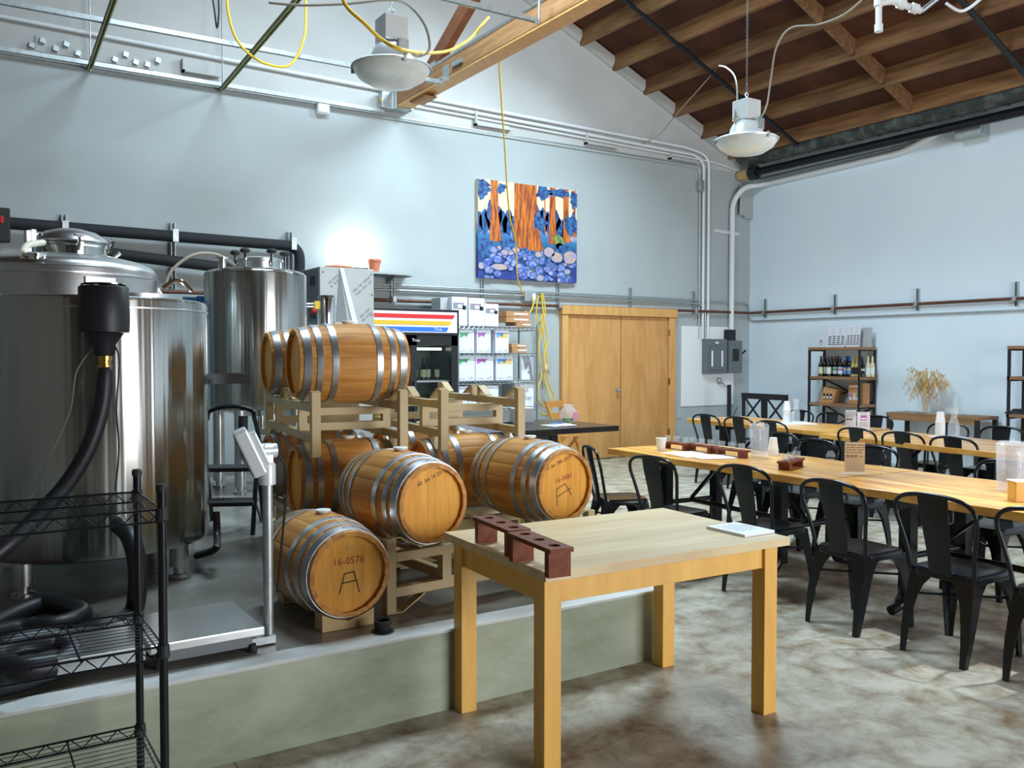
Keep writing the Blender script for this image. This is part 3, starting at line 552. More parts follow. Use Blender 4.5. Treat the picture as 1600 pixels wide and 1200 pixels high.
# domed fermenter behind
t2 = tank('domed_tank', 'wide domed stainless tank with a round manway behind the kettle', (-10.80, -3.35, ZP), .645, .35, 1.80, 4, .3, dome=.12, m=W['steel2'])
MB().lathe([(.647, 1.74), (.652, 1.742), (.652, 1.752), (.647, 1.754)], n, cap=False).build('weld_band', W['steel2'], t2, smooth=True)
mw = MB().lathe([(.235, 1.86), (.235, 1.965), (.245, 1.975), (.245, 1.99), (.235, 1.995)], 40, (.05, -.05, 0), cap=False).build('manway_neck', W['steel'], t2, smooth=True)
MB().lathe([(.245, 1.995), (.25, 2.005), (.235, 2.03), (.17, 2.075), (.08, 2.10), (.001, 2.105)], 40, (.05, -.05, 0), cap=False).build('manway_cover', W['steel2'], mw, smooth=True)
for k in range(6):
    a = k*PI/3+.3; x, y = .05+.26*math.cos(a), -.05+.26*math.sin(a)
    MB().tube([(x, y, 1.93), (x+.03*math.cos(a), y+.03*math.sin(a), 2.02)], .012, 8).tube([(x-.03*math.sin(a), y+.03*math.cos(a), 2.03), (x+.03*math.sin(a)+.03*math.cos(a), y-.03*math.cos(a)+.03*math.sin(a), 2.03)], .010, 8).build('wing_bolt', W['chrome'], mw, smooth=True)
hg = MB(); hg.box((-.24, -.12, 2.0), (.03, .06, .12)); hg.box((-.27, -.12, 1.95), (.03, .05, .2)); hg.build('hinge', W['steel2'], mw)
lg_ = MB().prism([(-.05, 0), (.05, 0), (.05, .09), (.025, .12), (-.025, .12), (-.05, .09)], -.006, .006, lambda u, v, q: Vector((.52+u*.6, -.18+u*.6+q, 1.72+v))).build('lifting_lug', W['steel2'], t2)
MB().lathe([(.02, -.008), (.03, 0), (.02, .008)], 14, (.52, -.185, 1.80), Matrix.Rotation(PI/2, 3, 'X')).build('lug_hole', W['gunmetal'], lg_)
MB().tube([(-.35, -.45, 1.74), (-.35, -.45, 1.84)], .05, 16).tube([(-.35, -.45, 1.84), (-.35, -.45, 1.86)], .065, 16).build('top_port', W['chrome'], t2, smooth=True)
MB().tube([(.38, .1, 1.8), (.38, .1, 1.92)], .02, 12).tube([(.38, .1, 1.9), (.44, .02, 1.97)], .016, 10).tube([(.38, .1, 1.92), (.34, .16, 2.0)], .013, 8).build('pressure_valve', W['chrome'], t2, smooth=True)
MB().tube(cr([(.28, .0, 1.93), (.42, -.12, 1.86), (.54, -.3, 1.70), (.60, -.38, 1.50), (.61, -.40, 1.28)], 8), .025, 10).build('relief_hose', W['hoseclear'], t2, smooth=True)
MB().tube(cr([(-.2, -.2, 1.97), (-.34, -.3, 1.93), (-.42, -.42, 1.86)], 6), .022, 10).build('relief_hose', W['hoseclear'], t2, smooth=True)
MB().box((-.02, -.65, 1.62), (.20, .015, .2)).build('nameplate', W['steel2'], t2)
# slim tank with jacket
t3 = tank('slim_tank', 'slim stainless tank with black knobbed manway beside the chiller cabinet', (-9.15, -2.5, ZP), .445, .75, 1.93, 4, .1, dome=.05)
m3 = MB().lathe([(.19, 1.95), (.19, 2.03), (.205, 2.035), (.205, 2.055), (.19, 2.06), (.14, 2.075), (.001, 2.085)], 32, (.02, -.05, 0), cap=False).build('manway', W['steel2'], t3, smooth=True)
for a in (2.6, 3.7, 4.8, 5.9):
    x, y = .02+.215*math.cos(a), -.05+.215*math.sin(a)
    b_ = MB().tube([(x, y, 1.98), (x, y, 2.10)], .012, 8).build('swing_bolt', W['chrome'], m3, smooth=True)
    MB().lathe([(.012, 2.09), (.04, 2.10), (.045, 2.12), (.03, 2.135), (0, 2.138)], 12, (x, y, 0)).build('knob', W['blackm'], b_, smooth=True)
MB().tube([(-.34, -.1, 1.93), (-.34, -.1, 2.04)], .035, 14).tube([(-.34, -.1, 2.03), (-.34, -.1, 2.05)], .055, 14).build('top_port', W['chrome'], t3, smooth=True)
MB().tube(cr([(-.22, -.1, 1.98), (-.4, -.15, 2.06), (-.62, -.2, 2.04), (-.80, -.2, 1.90), (-.86, -.2, 1.75)], 8), .014, 8).build('blow_off_hose', W['greycable'], t3, smooth=True)
MB().lathe([(.10, -.02), (.12, 0), (.10, .02)], 20, (.36, -.30, .83), Matrix.Rotation(-.7, 3, 'Z') @ Matrix.Rotation(PI/2, 3, 'Y')).build('side_manway', W['chrome'], t3, smooth=True)
MB().tube([(0, -.1, .72), (0, -.1, .52)], .035, 12).tube([(0, -.1, .52), (.14, -.24, .50)], .03, 12).build('drain_valve', W['chrome'], t3, smooth=True)
MB().tube([(.12, -.24, .5), (.16, -.28, .5)], .055, 16).build('drain_clamp', W['chrome'], t3, smooth=True)
# shiny filter housing beside the chiller
a = ony(510, 462, -1.8); b = ony(510, 520, -1.8)
t = thing('filter_housing', 'mirror polished steel filter cylinder on a yellow bracket', 'filter', (a.x, -1.8, 1.30)); MB().lathe([(.085, .0), (.09, .01), (.09, a.z-1.30-.02), (.085, a.z-1.30)], 24).build('cylinder', W['chrome'], t, smooth=True)
MB().box((-.11, 0, a.z-1.40), (.05, .06, .08)).build('bracket', W['yel2'], t); MB().tube([(-.13, 0, a.z-1.39), (-.40, .05, a.z-1.39)], .012, 8).tube([(-.13, 0, a.z-1.42), (-.40, .05, a.z-1.42)], .012, 8).build('support_rods', W['steel2'], t)
MB().tube([(-.30, .05, a.z-1.42), (-.30, .05, -.93)], .014, 8).tube([(-.36, .05, a.z-1.42), (-.36, .05, -.93)], .014, 8).build('stand_legs', W['steel2'], t)

# black insulated glycol pipes on the wall behind the tanks
def gly(label, pts): return tag(MB().tube(bend(pts, .16, 7), .062, 14).build('insulated_pipe', W['foam'], smooth=True), label, 'pipe')
gly('black insulated pipe on the wall turning down at its right end', [(-11.7, -.16, 2.90), (-7.93, -.16, 2.86), (-7.93, -.16, 2.47), (-8.5, -.16, 2.47)])
gly('lower black insulated pipe behind the domed tank', [(-10.2, -.16, 2.66), (-8.55, -.16, 2.54)])
for x, lab in ((-9.36, 'strut post carrying the black insulated pipes behind the kettle'), (-8.02, 'strut post at the turned-down end of the black insulated pipe'), (-10.45, 'strut post behind the manway of the domed tank')):
    tt = thing('pipe_post', lab, 'bracket', (x, 0, 2.3)); MB().box((-.02, -.05, .37), (.005, .1, .74)).box((.02, -.05, .37), (.005, .1, .74)).box((0, -.003, .37), (.04, .005, .74)).build('channel', W['galv'], tt); MB().box((0, -.23, .58), (.06, .012, .14)).build('clamp', W['galv'], tt)
a = ony(3, 352, -.2); t = thing('valve_switch', 'black valve actuator with a red tag at the end of the insulated pipe', 'valve', (a.x, -.2, a.z-.1)); MB().box((0, 0, .1), (.14, .12, .34)).build('body', W['blackm'], t, bevel=.01); MB().box((0, -.065, .15), (.03, .01, .07)).build('tag', W['red'], t)
# blue pump stand between the tanks
a = ony(265, 440, -2.2)
t = thing('pump_stand', 'blue steel frame with a small gauge between the tanks', 'stand', (-9.72, -2.1, ZP)); H_ = 1.74
for x in (-.38, .18): MB().box((x, 0, H_/2), (.06, .06, H_)).build('upright', W['blue'], t)
for z in (H_-.03, H_-.16): MB().box((-.1, 0, z), (.56, .04, .03)).build('rail', W['blue'], t)
MB().bar((-.3, 0, H_-.05), (.15, 0, H_-.3), .02, .03).build('diagonal', W['blue'], t)
MB().lathe([(.06, 0), (.06, .04), (0, .045)], 20, (-.1, -.05, H_-.12), Matrix.Rotation(PI/2, 3, 'X')).build('gauge', W['galv'], t, smooth=True)
MB().box((-.4, -.02, H_+.03), (.2, .1, .05)).build('top_fitting', W['galv'], t)
# black control tray bolted to the kettle side
a = ony(352, 592, -4.9); t = thing('side_tray', 'dark tray sticking out from the right side of the kettle', 'tray', (-10.055, -4.95, a.z-.02))
MB().box((0, 0, 0), (.22, .2, .012)).build('base', W['gunmetal'], t)
for x, y, sx, sy in ((0, -.1, .22, .01), (0, .1, .22, .01), (.11, 0, .01, .2), (-.11, 0, .01, .2)): MB().box((x, y, .025), (sx, sy, .06)).build('side', W['gunmetal'], t)
MB().box((-.157, 0, 0), (.10, .05, .04)).build('arm', W['gunmetal'], t)

# ---------------------------------------------------------------- black step ladder
t = thing('step_ladder', 'black folding step ladder standing between the kettle and the slim tank', 'ladder', (-9.86, -4.25, ZP), -.45)
def seg(nm, pts, r=.016): return MB().tube(cr(pts, 5), r, 10).build(nm, W['black'], t, smooth=True)
for x in (-.2, .2): seg('front_rail', [(x, -.28, 0), (x, -.14, .32), (x, .0, .60), (x*.8, .06, .76)])
seg('top_handle', [(-.16, .06, .75), (-.14, .07, .81), (0, .075, .84), (.14, .07, .81), (.16, .06, .75)])
for x in (-.18, .18): seg('rear_leg', [(x, .28, 0), (x, .06, .50)])
for z, y in ((.20, -.20), (.42, -.10)):
    MB().box((0, y+.05, z), (.40, .2, .03)).build('step', W['blackm'], t, bevel=.006); MB().bar((-.19, y+.12, z-.02), (-.18, .2, z-.2), .012, .02).build('step_brace', W['black'], t)
    MB().bar((.19, y+.12, z-.02), (.18, .2, z-.2), .012, .02).build('step_brace', W['black'], t)

# ---------------------------------------------------------------- floor scale
s0 = [onz(x, y, .46) for x, y in ((372, 952), (398, 997), (262, 1022), (165, 972))]
sc = Vector((-10.66, -6.72, ZP)); t = thing('floor_scale', 'industrial floor scale with steel platter and grey readout on a pole', 'scale', sc, .02)
MB().box((0, 0, .085), (.44, .46, .035)).build('platter', W['steel2'], t, bevel=.006)
MB().box((0, 0, .045), (.36, .38, .05)).build('base', W['gunmetal'], t)
MB().box((-.40, .03, .06), (.36, .40, .06)).build('ramp_plate', W['steel2'], t, bevel=.004)
for x in (-.18, .18):
    for y in (-.19, .19): MB().lathe([(.014, .03), (.018, .01), (.018, 0)], 12, (x, y, 0)).build('foot', W['blackm'], t)
MB().tube([(.273, -.11, .02), (.273, -.11, .70)], .021, 16).build('pole', W['galv'], t, smooth=True); MB().box((.24, -.11, .02), (.1, .08, .03)).build('pole_base', W['galv'], t)
MB().lathe([(.034, .66), (.034, .74), (.03, .75)], 16, (.273, -.11, 0)).box((.273, -.11, .78), (.035, .05, .10)).build('pole_head', W['lampwhite'], t, smooth=True)
MB().tube([(.24, -.11, .80), (.31, -.11, .80)], .03, 14).build('pivot', W['lampwhite'], t, smooth=True)
Rh = Matrix.Rotation(math.radians(-14), 4, 'Z') @ Matrix.Rotation(math.radians(-24), 4, 'Y')
hc = Vector((.195, -.125, .80)); ro = MB().box(hc, (.055, .15, .20), M=Rh).build('readout_housing', W['lampwhite'], t, bevel=.008)
MB().box(hc+Rh.to_3x3() @ Vector((.04, 0, -.0)), (.03, .11, .14), M=Rh).build('battery_case', W['lampwhite'], ro, bevel=.006)
MB().box(hc+Rh.to_3x3() @ Vector((-.029, 0, .0)), (.003, .13, .18), M=Rh).build('keypad', W['gunmetal'], ro); MB().box(hc+Rh.to_3x3() @ Vector((-.031, 0, .05)), (.003, .09, .05), M=Rh).build('display', W['lab_white'], ro)
for k in range(6): MB().box(hc+Rh.to_3x3() @ Vector((-.031, -.04+.04*(k % 3), -.02-.03*(k//3))), (.003, .025, .018), M=Rh).build('key', W['lab_cream'], ro)
MB().tube(cr([(.30, -.11, .80), (.36, -.10, .70), (.34, -.1, .45), (.31, -.11, .2)], 6), .005, 6).build('cable', W['blackm'], t)

# ---------------------------------------------------------------- black funnel on a hose, hoses
cx = far(162, 450, 4.08); t = thing('brewing_hose', 'thick black hose topped by an upturned insulated steel pot with a brass coupling', 'hose', (cx.x, cx.y, 1.5)); o = Vector((cx.x, cx.y, 1.5))
MB().lathe([(.085, .155), (.108, .16), (.111, .20), (.109, .365), (.103, .372), (.098, .365), (.098, .2)], 32, cap=False).build('pot_cover', W['rubber'], t, smooth=True)
MB().lathe([(.112, .160), (.085, .155), (.05, .105), (.045, .06), (.038, .05)], 28, cap=False).build('pot_neck', W['rubber'], t, smooth=True)
MB().lathe([(.095, .375), (.10, .380), (.095, .385), (.001, .383)], 28, cap=False).build('steel_rim', W['chrome'], t, smooth=True)
cp_ = MB().lathe([(.024, .055), (.03, .05), (.03, .03), (.025, .028), (.025, .01), (.031, .008), (.031, -.012), (.026, -.014), (.026, -.03), (.024, -.04)], 18).build('brass_coupling', W['brass'], t, smooth=True)
hp = [far(163, 574, 4.08)-o, far(164, 588, 4.08)-o, far(158, 640, 4.06)-o, far(138, 700, 4.0)-o, far(105, 755, 3.9)-o, far(60, 805, 3.75)-o, far(15, 848, 3.6)-o, far(-40, 890, 3.5)-o]
MB().tube(cr(hp, 8), [.026+.010*min(1, i/10) for i in range(len(cr(hp, 8)))], 14).build('hose', W['rubber'], t, smooth=True)
MB().tube(cr([far(172, 530, 4.1)-o, far(186, 560, 4.1)-o, far(182, 640, 4.1)-o, far(186, 700, 4.05)-o, far(180, 768, 4.0)-o], 6), .004, 5).build('sensor_wire', W['blackm'], t)
MB().tube(cr([far(152, 535, 4.1)-o, far(120, 580, 4.1)-o, far(110, 640, 4.1)-o, far(80, 710, 4.05)-o, far(46, 782, 4.0)-o], 6), .003, 5).build('sensor_wire', W['greycable'], t)
def floorhose(label, pts, r): return tag(MB().tube(cr(pts, 10), r, 14).build('coiled_hose', W['rubber'], smooth=True), label, 'hose')
zc = ZP+.05
floorhose('thick black hose coiled in a wide loop on the platform behind the rack', [onz(-60, 1010, zc), onz(-10, 975, zc), onz(60, 945, zc), onz(110, 950, zc), onz(128, 962, zc), onz(90, 978, zc), onz(20, 985, zc), onz(-50, 1000, zc+.05)], .045)
floorhose('thick black hose looped close to the platform edge behind the rack', [onz(-70, 1080, zc), onz(0, 1070, zc), onz(70, 1050, zc), onz(112, 1020, zc+.02), onz(80, 1000, zc+.06), onz(20, 1008, zc+.09), onz(-10, 1035, zc+.09), onz(30, 1046, zc+.09), onz(85, 1040, zc+.08)], .045)
floorhose('black hose dropping from the kettle outlet down to the platform', [far(186, 820, 4.2), far(204, 840, 4.05), far(214, 880, 3.98), far(214, 930, 3.95), far(205, 960, 3.98), onz(172, 978, zc+.02), onz(120, 992, zc)], .042)
floorhose('black hose curving under the right side of the kettle', [onz(308, 868, zc), onz(336, 858, zc+.1), far(339, 838, 4.95), far(338, 800, 5.0)], .02)
floorhose('black hose hanging in a U below the slim tank', [far(380, 650, 7.5), far(380, 680, 7.5), far(384, 706, 7.5), far(395, 718, 7.5), far(406, 705, 7.5), far(410, 690, 7.5)], .04)
a = onz(595, 985, ZP); t = thing('floor_drain_pipe', 'short black pipe stub standing on the platform edge', 'pipe', (a.x, a.y-.02, ZP+.001))
MB().lathe([(.034, 0), (.034, .03), (.038, .035), (.038, .05), (.030, .05), (.030, .005), (.001, .005)], 20, cap=False).build('stub', W['blackm'], t, smooth=True); MB().lathe([(.05, 0), (.046, .006), (.036, .008)], 20, cap=False).build('flange', W['blackm'], t, smooth=True)

# ---------------------------------------------------------------- black wire rack in front of the platform
t = thing('wire_rack', 'black wire shelving rack in front of the concrete platform', 'rack', (-10.972, -7.52, 0)); RW, RD = 1.1, .40
for x in (0, -RW):
    for y in (-.20, .20):
        p_ = MB().tube([(x, y, .02), (x, y, 1.16)], .0127, 12).build('post', W['black'], t, smooth=True)
        MB().lathe([(.016, 1.155), (.016, 1.17), (.012, 1.175), (0, 1.175)], 12, (x, y, 0)).build('post_cap', W['blackm'], p_); MB().lathe([(.012, .03), (.02, .012), (.02, 0)], 12, (x, y, 0)).build('foot', W['blackm'], p_)
for z in (1.10, .695, .315):
    m = MB()
    for y in (-.20, .20):
        for dz in (0, -.035): m.tube([(0, y, z+dz), (-RW, y, z+dz)], .0035, 6)
        k = 0
        while k < RW-.04: m.tube([(-k, y, z), (-k-.035, y, z-.035), (-k-.07, y, z)], .0025, 5); k += .07
    for x in (0, -RW):
        for dz in (0, -.035): m.tube([(x, -.2, z+dz), (x, .2, z+dz)], .0035, 6)
    fo = m.build('shelf_edge', W['black'], t)
    m = MB()
    for k in range(1, 12): m.tube([(0, -.2+.4*k/12, z), (-RW, -.2+.4*k/12, z)], .0013, 5)
    for k in range(1, 5): m.tube([(-RW*k/5, -.2, z-.004), (-RW*k/5, .2, z-.004)], .0035, 5)
    o_ = m.build('wire_deck', W['black'], fo); o_['kind'] = 'stuff'
    for x in (0, -RW):
        for y in (-.2, .2): MB().lathe([(.015, z-.035), (.019, z-.03), (.017, z+.005)], 12, (x, y, 0)).build('collar', W['blackm'], fo)
# ---------------------------------------------------------------- oak barrels
BL, RB, RH, NS = .62, .226, .188, 20
def rad(x): return RH+(RB-RH)*(1-(2*x/BL)**2)
def stave_mesh():
    m = MB(); nx = 9; da = PI/NS; prof = [(-1, -.0018), (-.84, 0), (.84, 0), (1, -.0018)]; vs = []; fs = []
    for i in range(nx):
        x = -BL/2+BL*i/(nx-1); r = rad(x)
        for a, dr in prof: vs.append((x, (r+dr)*math.sin(a*da*.992), (r+dr)*math.cos(a*da*.992)))
        for a in (1, -1): vs.append((x, (r-.02)*math.sin(a*da*.992), (r-.02)*math.cos(a*da*.992)))
    k = 6
    for i in range(nx-1):
        for q in range(k): fs.append((i*k+q, i*k+(q+1) % k, (i+1)*k+(q+1) % k, (i+1)*k+q))
    fs.append(tuple(range(k))[::-1]); fs.append(tuple(range((nx-1)*k, nx*k)))
    m.add(vs, fs); me = m.mesh('stave', True); me.materials.append(W['stave']); return me
def make_barrel():
    t = thing('oak_barrel', 'oak barrel', 'barrel'); cz = RB
    me = stave_mesh()
    for k in range(NS):
        o = link('stave', me, t, (0, 0, cz)); o.rotation_euler = (2*PI*k/NS, 0, 0)
    RX = Matrix.Rotation(PI/2, 3, 'Y')
    for s in (-1, 1):
        for d0, wd in ((.020, .042), (.088, .032), (.168, .034)):
            xa = s*(BL/2-d0); xb = s*(BL/2-d0-wd); xm = (xa+xb)/2
            pr = [(rad(x)+e, x) for x, e in ((xa, -.001), (xa, .0035), (xm, .0038), (xb, .0035), (xb, -.001))]
            MB().lathe(pr, 48, (0, 0, cz), RX, cap=False).build('hoop', W['hoop'], t, smooth=True)
        R_ = RH-.017; nb = 7; bw_ = 2*R_/nb
        for k in range(nb):
            y0, y1 = -R_+k*bw_+.0003, -R_+(k+1)*bw_-.0003; pts = []
            for y in [y0+(y1-y0)*q/4 for q in range(5)]: pts.append((y, math.sqrt(max(R_*R_-y*y, 0))))
            poly = pts+[(y, -z) for y, z in pts[::-1]]
            MB().prism(poly, s*(BL/2-.040), s*(BL/2-.022), lambda u, v, q: Vector((q, u, v+cz))).build('head_board', W['head'], t)
    MB().lathe([(.022, -.012), (.026, .0), (.035, .006), (.037, .012), (.034, .015), (.001, .016)], 18, (0, 0, 2*RB), cap=False).build('bung', W['silicone'], t, smooth=True)
    rv = MB()
    for s in (-1, 1):
        for d0 in (.041, .104, .185):
            for dy in (-.014, .03): x = s*(BL/2-d0); rv.lathe([(.004, 0), (.003, .002), (0, .0025)], 6, (x, dy, cz+math.sqrt(rad(x)**2-dy*dy)+.0035))
    rv.build('rivets', W['gunmetal'], t)['kind'] = 'stuff'
    return t
BASE = .274
barrel0 = make_barrel(); _used = [False]
def barrel(loc, rz, label):
    if not _used[0]:
        _used[0] = True; barrel0.location = loc; barrel0.rotation_euler = (0, 0, rz); barrel0['label'] = label; o = barrel0
    else: o = dup(barrel0, loc, rz, label)
    return o
# ---------------------------------------------------------------- tan steel barrel racks
RKW, RKF, RKO = 1.25, .245, .39
def make_rack():
    t = thing('barrel_rack', 'barrel rack', 'rack'); b = W['beige']
    for sx in (-1, 1):
        x = sx*RKF
        for sy in (-1, 1):
            y = sy*RKW/2
            MB().box((x, y, .175), (.05, .05, .35)).build('post', b, t, bevel=.004)
            MB().bar((x, y, .352), (x, y-sy*.05, .352), .05, .006).bar((x, y-sy*.05, .352), (x, y-sy*.16, .292), .05, .006).build('saddle_strip', b, t)
            MB().bar((x, y, .003), (x, y-sy*.06, .003), .05, .006).bar((x, y-sy*.06, .003), (x, y-sy*.18, .073), .05, .006).build('foot_strip', b, t)
            MB().box((x, sy*.06, .315), (.04, .03, .06)).build('centre_stub', b, t); MB().bar((x, sy*.04, .347), (x, sy*.07, .347), .05, .006).bar((x, sy*.07, .347), (x, sy*.18, .292), .05, .006).build('saddle_strip', b, t)
            MB().box((x, sy*.32, .18), (.045, .05, .125)).build('inner_post', b, t)
        MB().box((x, 0, .262), (.045, RKW-.05, .045)).build('rail', b, t, bevel=.003); MB().box((x, 0, .098), (.045, RKW-.05, .045)).build('rail', b, t, bevel=.003)
    for sy in (-1, 1):
        for z in (.225, .14): MB().box((0, sy*.32, z), (2*RKF-.04, .05, .045)).build('stringer', b, t, bevel=.003)
    return t
rk0 = make_rack()
aL = math.radians(-6.4); ux = Vector((math.cos(aL), math.sin(aL), 0)); vx = Vector((-math.sin(aL), math.cos(aL), 0))
cL = Vector((-9.536, -5.33, 0)); cR = Vector((-8.80, -5.40, 0)); aA = math.radians(5)
Z2 = ZP+.652
rk0.location = (cL.x, cL.y, ZP); rk0.rotation_euler = (0, 0, aL); rk0['label'] = 'tan steel rack on the platform under the two left barrel columns'
dup(rk0, (cL.x, cL.y, Z2), aL, 'tan steel rack carrying the two topmost barrels'); dup(rk0, (cR.x, cR.y, ZP), aL, 'tan steel rack on the platform under the barrel with the empty rack on top')
dup(rk0, (cR.x, cR.y, Z2), aL, 'empty tan steel rack stacked on the barrel behind the middle one')
uA = Vector((math.cos(aA), math.sin(aA), 0)); nA = Vector((-math.sin(aA), math.cos(aA), 0))
cA = Vector((-9.19, -6.43, 0)); rA = dup(rk0, (cA.x, cA.y, ZP), aA-PI/2, 'low tan steel rack under the two front barrels, behind the birch table')
MB().box((.275, .28, .098), (.004, .09, .03)).build('maker_plate', W['paper'], rA); [MB().box((.278, .28+d_, .098), (.001, .02, .012)).build('maker_mark', W['ink'], rA) for d_ in (-.025, .025)]
def colpos(c, s, z): q = c+vx*(s*RKO); return (q.x, q.y, z)
barrel(colpos(cL, -1, Z2+BASE), aL, 'topmost oak barrel lying in full side view on the stacked rack')
barrel(colpos(cL, 1, Z2+BASE), aL, 'topmost oak barrel half hidden behind the full one, next to the slim tank')
barrel(colpos(cL, -1, ZP+BASE), aL, 'dark stained oak barrel under the topmost barrel, on the lower rack')
barrel(colpos(cL, 1, ZP+BASE), aL, 'oak barrel at the back of the lower rack, behind the scale readout')
barrel(colpos(cR, -1, ZP+BASE), aL, 'oak barrel with broad hoops under the empty stacked rack')
barrel(colpos(cR, 1, ZP+BASE), aL, 'oak barrel hidden behind the one under the empty stacked rack')
q = cA-uA*.42; b5 = barrel((q.x, q.y, ZP+BASE), aA-PI/2, 'oak barrel with a date but no number on its head, on the low front rack')
q = cA+uA*.405; b7 = barrel((q.x, q.y, ZP+BASE+.012), aA-PI/2, 'oak barrel with red number 16-0081, right one on the low front rack')
b6 = barrel((-10.035, -6.53, ZP+.012), -PI/2+.03, 'oak barrel with red number 16-0576 lying low on wooden chocks on the platform')
for yy, lab in ((-6.79, 'curved wooden chock under the front of the low barrel'), (-6.27, 'curved wooden chock under the rear of the low barrel')):
    MBo = MB().prism([(-.12, 0), (.12, 0), (.12, .075), (.07, .052), (0, .034), (-.07, .052), (-.12, .075)], -.045, .045, lambda u, v, q: Vector((u, q, v))).build('wooden_chock', W['lime'], loc=(-10.035, yy, ZP+.0)); tag(MBo, lab, 'chock')
HX = BL/2-.0215
def hm(y, z, ang=0): return frame((HX, y, RB+z), (0, math.cos(ang), math.sin(ang)), (0, -math.sin(ang), math.cos(ang)))
def stroke(par, segs, m, wd=.005):
    s = MB()
    for (a, b) in segs: s.bar((HX, a[0], RB+a[1]), (HX, b[0], RB+b[1]), wd, .001, up=(1, 0, 0))
    s.build('chalk_mark', m, par)
text('red_number', '16-0576', .045, hm(.0, .055), W['redink'], b6); stroke(b6, [((-.045, -.085), (-.02, .0)), ((-.02, .0), (.025, .005)), ((.025, .005), (.05, -.09)), ((-.03, -.04), (.04, -.035))], W['ink'])
text('small_mark', 'I', .03, hm(-.01, .115), W['greyink'], b6)
text('date', '#2  Jan 16 2019', .026, hm(.0, .12, .35), W['ink'], b5)
text('date', '#1 Jan 18th 2019', .026, hm(-.035, .12, .3), W['ink'], b7); text('red_number', '16-0081', .038, hm(.0, .035, .22), W['redink'], b7)
stroke(b7, [((-.045, -.11), (-.05, -.02)), ((-.05, -.02), (.01, .005)), ((.01, .005), (.055, -.06)), ((-.045, -.06), (.05, -.02))], W['ink'], .004)
# ---------------------------------------------------------------- chiller cabinet, wall shelf and flood lamp
ch = thing('chiller_cabinet', 'tall film-wrapped steel control cabinet with a red stop button behind the top barrel', 'cabinet', (-7.87, -1.5, 0))
MB().box((0, .28, 1.25), (.615, .56, 2.49)).build('body', W['film'], ch, bevel=.004)
MB().box((-.311, .28, 2.2), (.006, .52, .56)).build('control_panel', W['gunmetal'], ch)
MB().box((-.316, .2, 2.36), (.008, .14, .10)).build('display', W['blackm'], ch); MB().box((-.316, .2, 2.02), (.012, .16, .14)).build('switch_block', W['blackm'], ch)
st = MB().lathe([(.0, -.085), (.028, -.082), (.034, -.07), (.02, -.06), (.018, -.02)], 16, (-.31, .02, 2.02), Matrix.Rotation(PI/2, 3, 'Y').to_3x3(), cap=False).build('stop_button', W['red'], ch, smooth=True)
MB().lathe([(.018, -.025), (.05, -.022), (.05, -.012), (.02, -.01)], 18, (-.31, .02, 2.02), Matrix.Rotation(PI/2, 3, 'Y').to_3x3(), cap=False).build('collar', W['yel2'], st, smooth=True)
MB().prism([(-.09, 2.485), (-.045, 2.49), (.115, 1.90), (.055, 1.90)], -.012, -.004, lambda u, v, q: Vector((u, q, v))).build('peeling_film', W['card'], ch)
MB().prism([(-.09, 2.485), (-.13, 1.92), (.0, 1.92)], -.004, -.001, lambda u, v, q: Vector((u, q, v))).build('film_fold', W['gunmetal'], ch)
for x, z in ((-.27, 2.44), (.28, 2.44), (.285, 2.22), (.285, 2.0)): MB().lathe([(.01, 0), (.008, .004), (0, .005)], 8, (x, -.001, z), Matrix.Rotation(PI/2, 3, 'X')).build('screw', W['gunmetal'], ch)
def fline(words, x, z, ang=.72, size=.017):
    m = MB(); L = sum(words)+len(words)-1; q = -L/2
    for n_ in words:
        for c_ in range(n_):
            u = (q+c_+.4)*size; m.bar((x+(u-.005)*math.cos(ang), -.0015, z+(u-.005)*math.sin(ang)), (x+(u+.005)*math.cos(ang), -.0015, z+(u+.005)*math.sin(ang)), .001, .018+.006*((c_*7+n_) % 3))
        q += n_+1
    m.build('film_print', W['greyink'], ch)['kind'] = 'stuff'
for s, x, z in (((3, 5), -.155, 2.37), ((2, 5), -.135, 2.33), ((4, 3, 6), .165, 2.33), ((5, 4, 3), .19, 2.29), ((3, 7), -.125, 2.07), ((2, 4, 4), -.095, 2.03), ((4, 4), .205, 2.02), ((3, 5), .225, 1.98)): fline(s, x, z)
ws = thing('wall_shelf', 'pale bracket shelf on the back wall glowing under the flood lamp', 'shelf', (-7.05, 0, 2.575))
MB().prism([(-.6, 0), (.58, 0), (.56, -.30), (.40, -.40), (-.6, -.40)], -.012, .012, lambda u, v, q: Vector((u, v, q))).build('board', W['wall'], ws)
for x in (-.4, .33): MB().prism([(0, 0), (-.3, 0), (0, -.09)], -.012, .012, lambda u, v, q: Vector((x+q, u, v-.012))).build('bracket', W['wall'], ws)
bk = thing('terracotta_pot', 'small terracotta bucket with a wire handle on the wall shelf', 'pot', tuple(ony(585, 431, -.28)[:2])+(2.589,))
MB().lathe([(.055, 0), (.078, .13), (.084, .13), (.084, .16), (.076, .16), (.05, .01), (.001, .01)], 24, cap=False).build('pot', W['terracotta'], bk, smooth=True); MB().tube(cr([(.08, 0, .13), (.1, -.02, .11), (.1, -.02, .07)], 4), .004, 6).build('handle', W['galv'], bk)
ds = thing('terracotta_dish', 'flat orange terracotta dish lying on the cabinet top', 'dish', (-7.87, -1.25, 2.497)); MB().lathe([(.15, 0), (.17, .02), (.15, .035), (.08, .045), (.001, .04)], 28, cap=False).build('dish', W['terracotta'], ds, smooth=True)
fl_l = thing('flood_lamp', 'flood lamp on the wall shelf shining up the back wall', 'lamp', (-7.18, -.20, 2.589)); MB().box((0, 0, .03), (.2, .1, .05)).build('housing', W['blackm'], fl_l, bevel=.005); MB().box((0, .02, .058), (.18, .08, .006)).build('glass', mat('lit_lamp_glass', (1, .98, .93), .3, emit=14), fl_l)
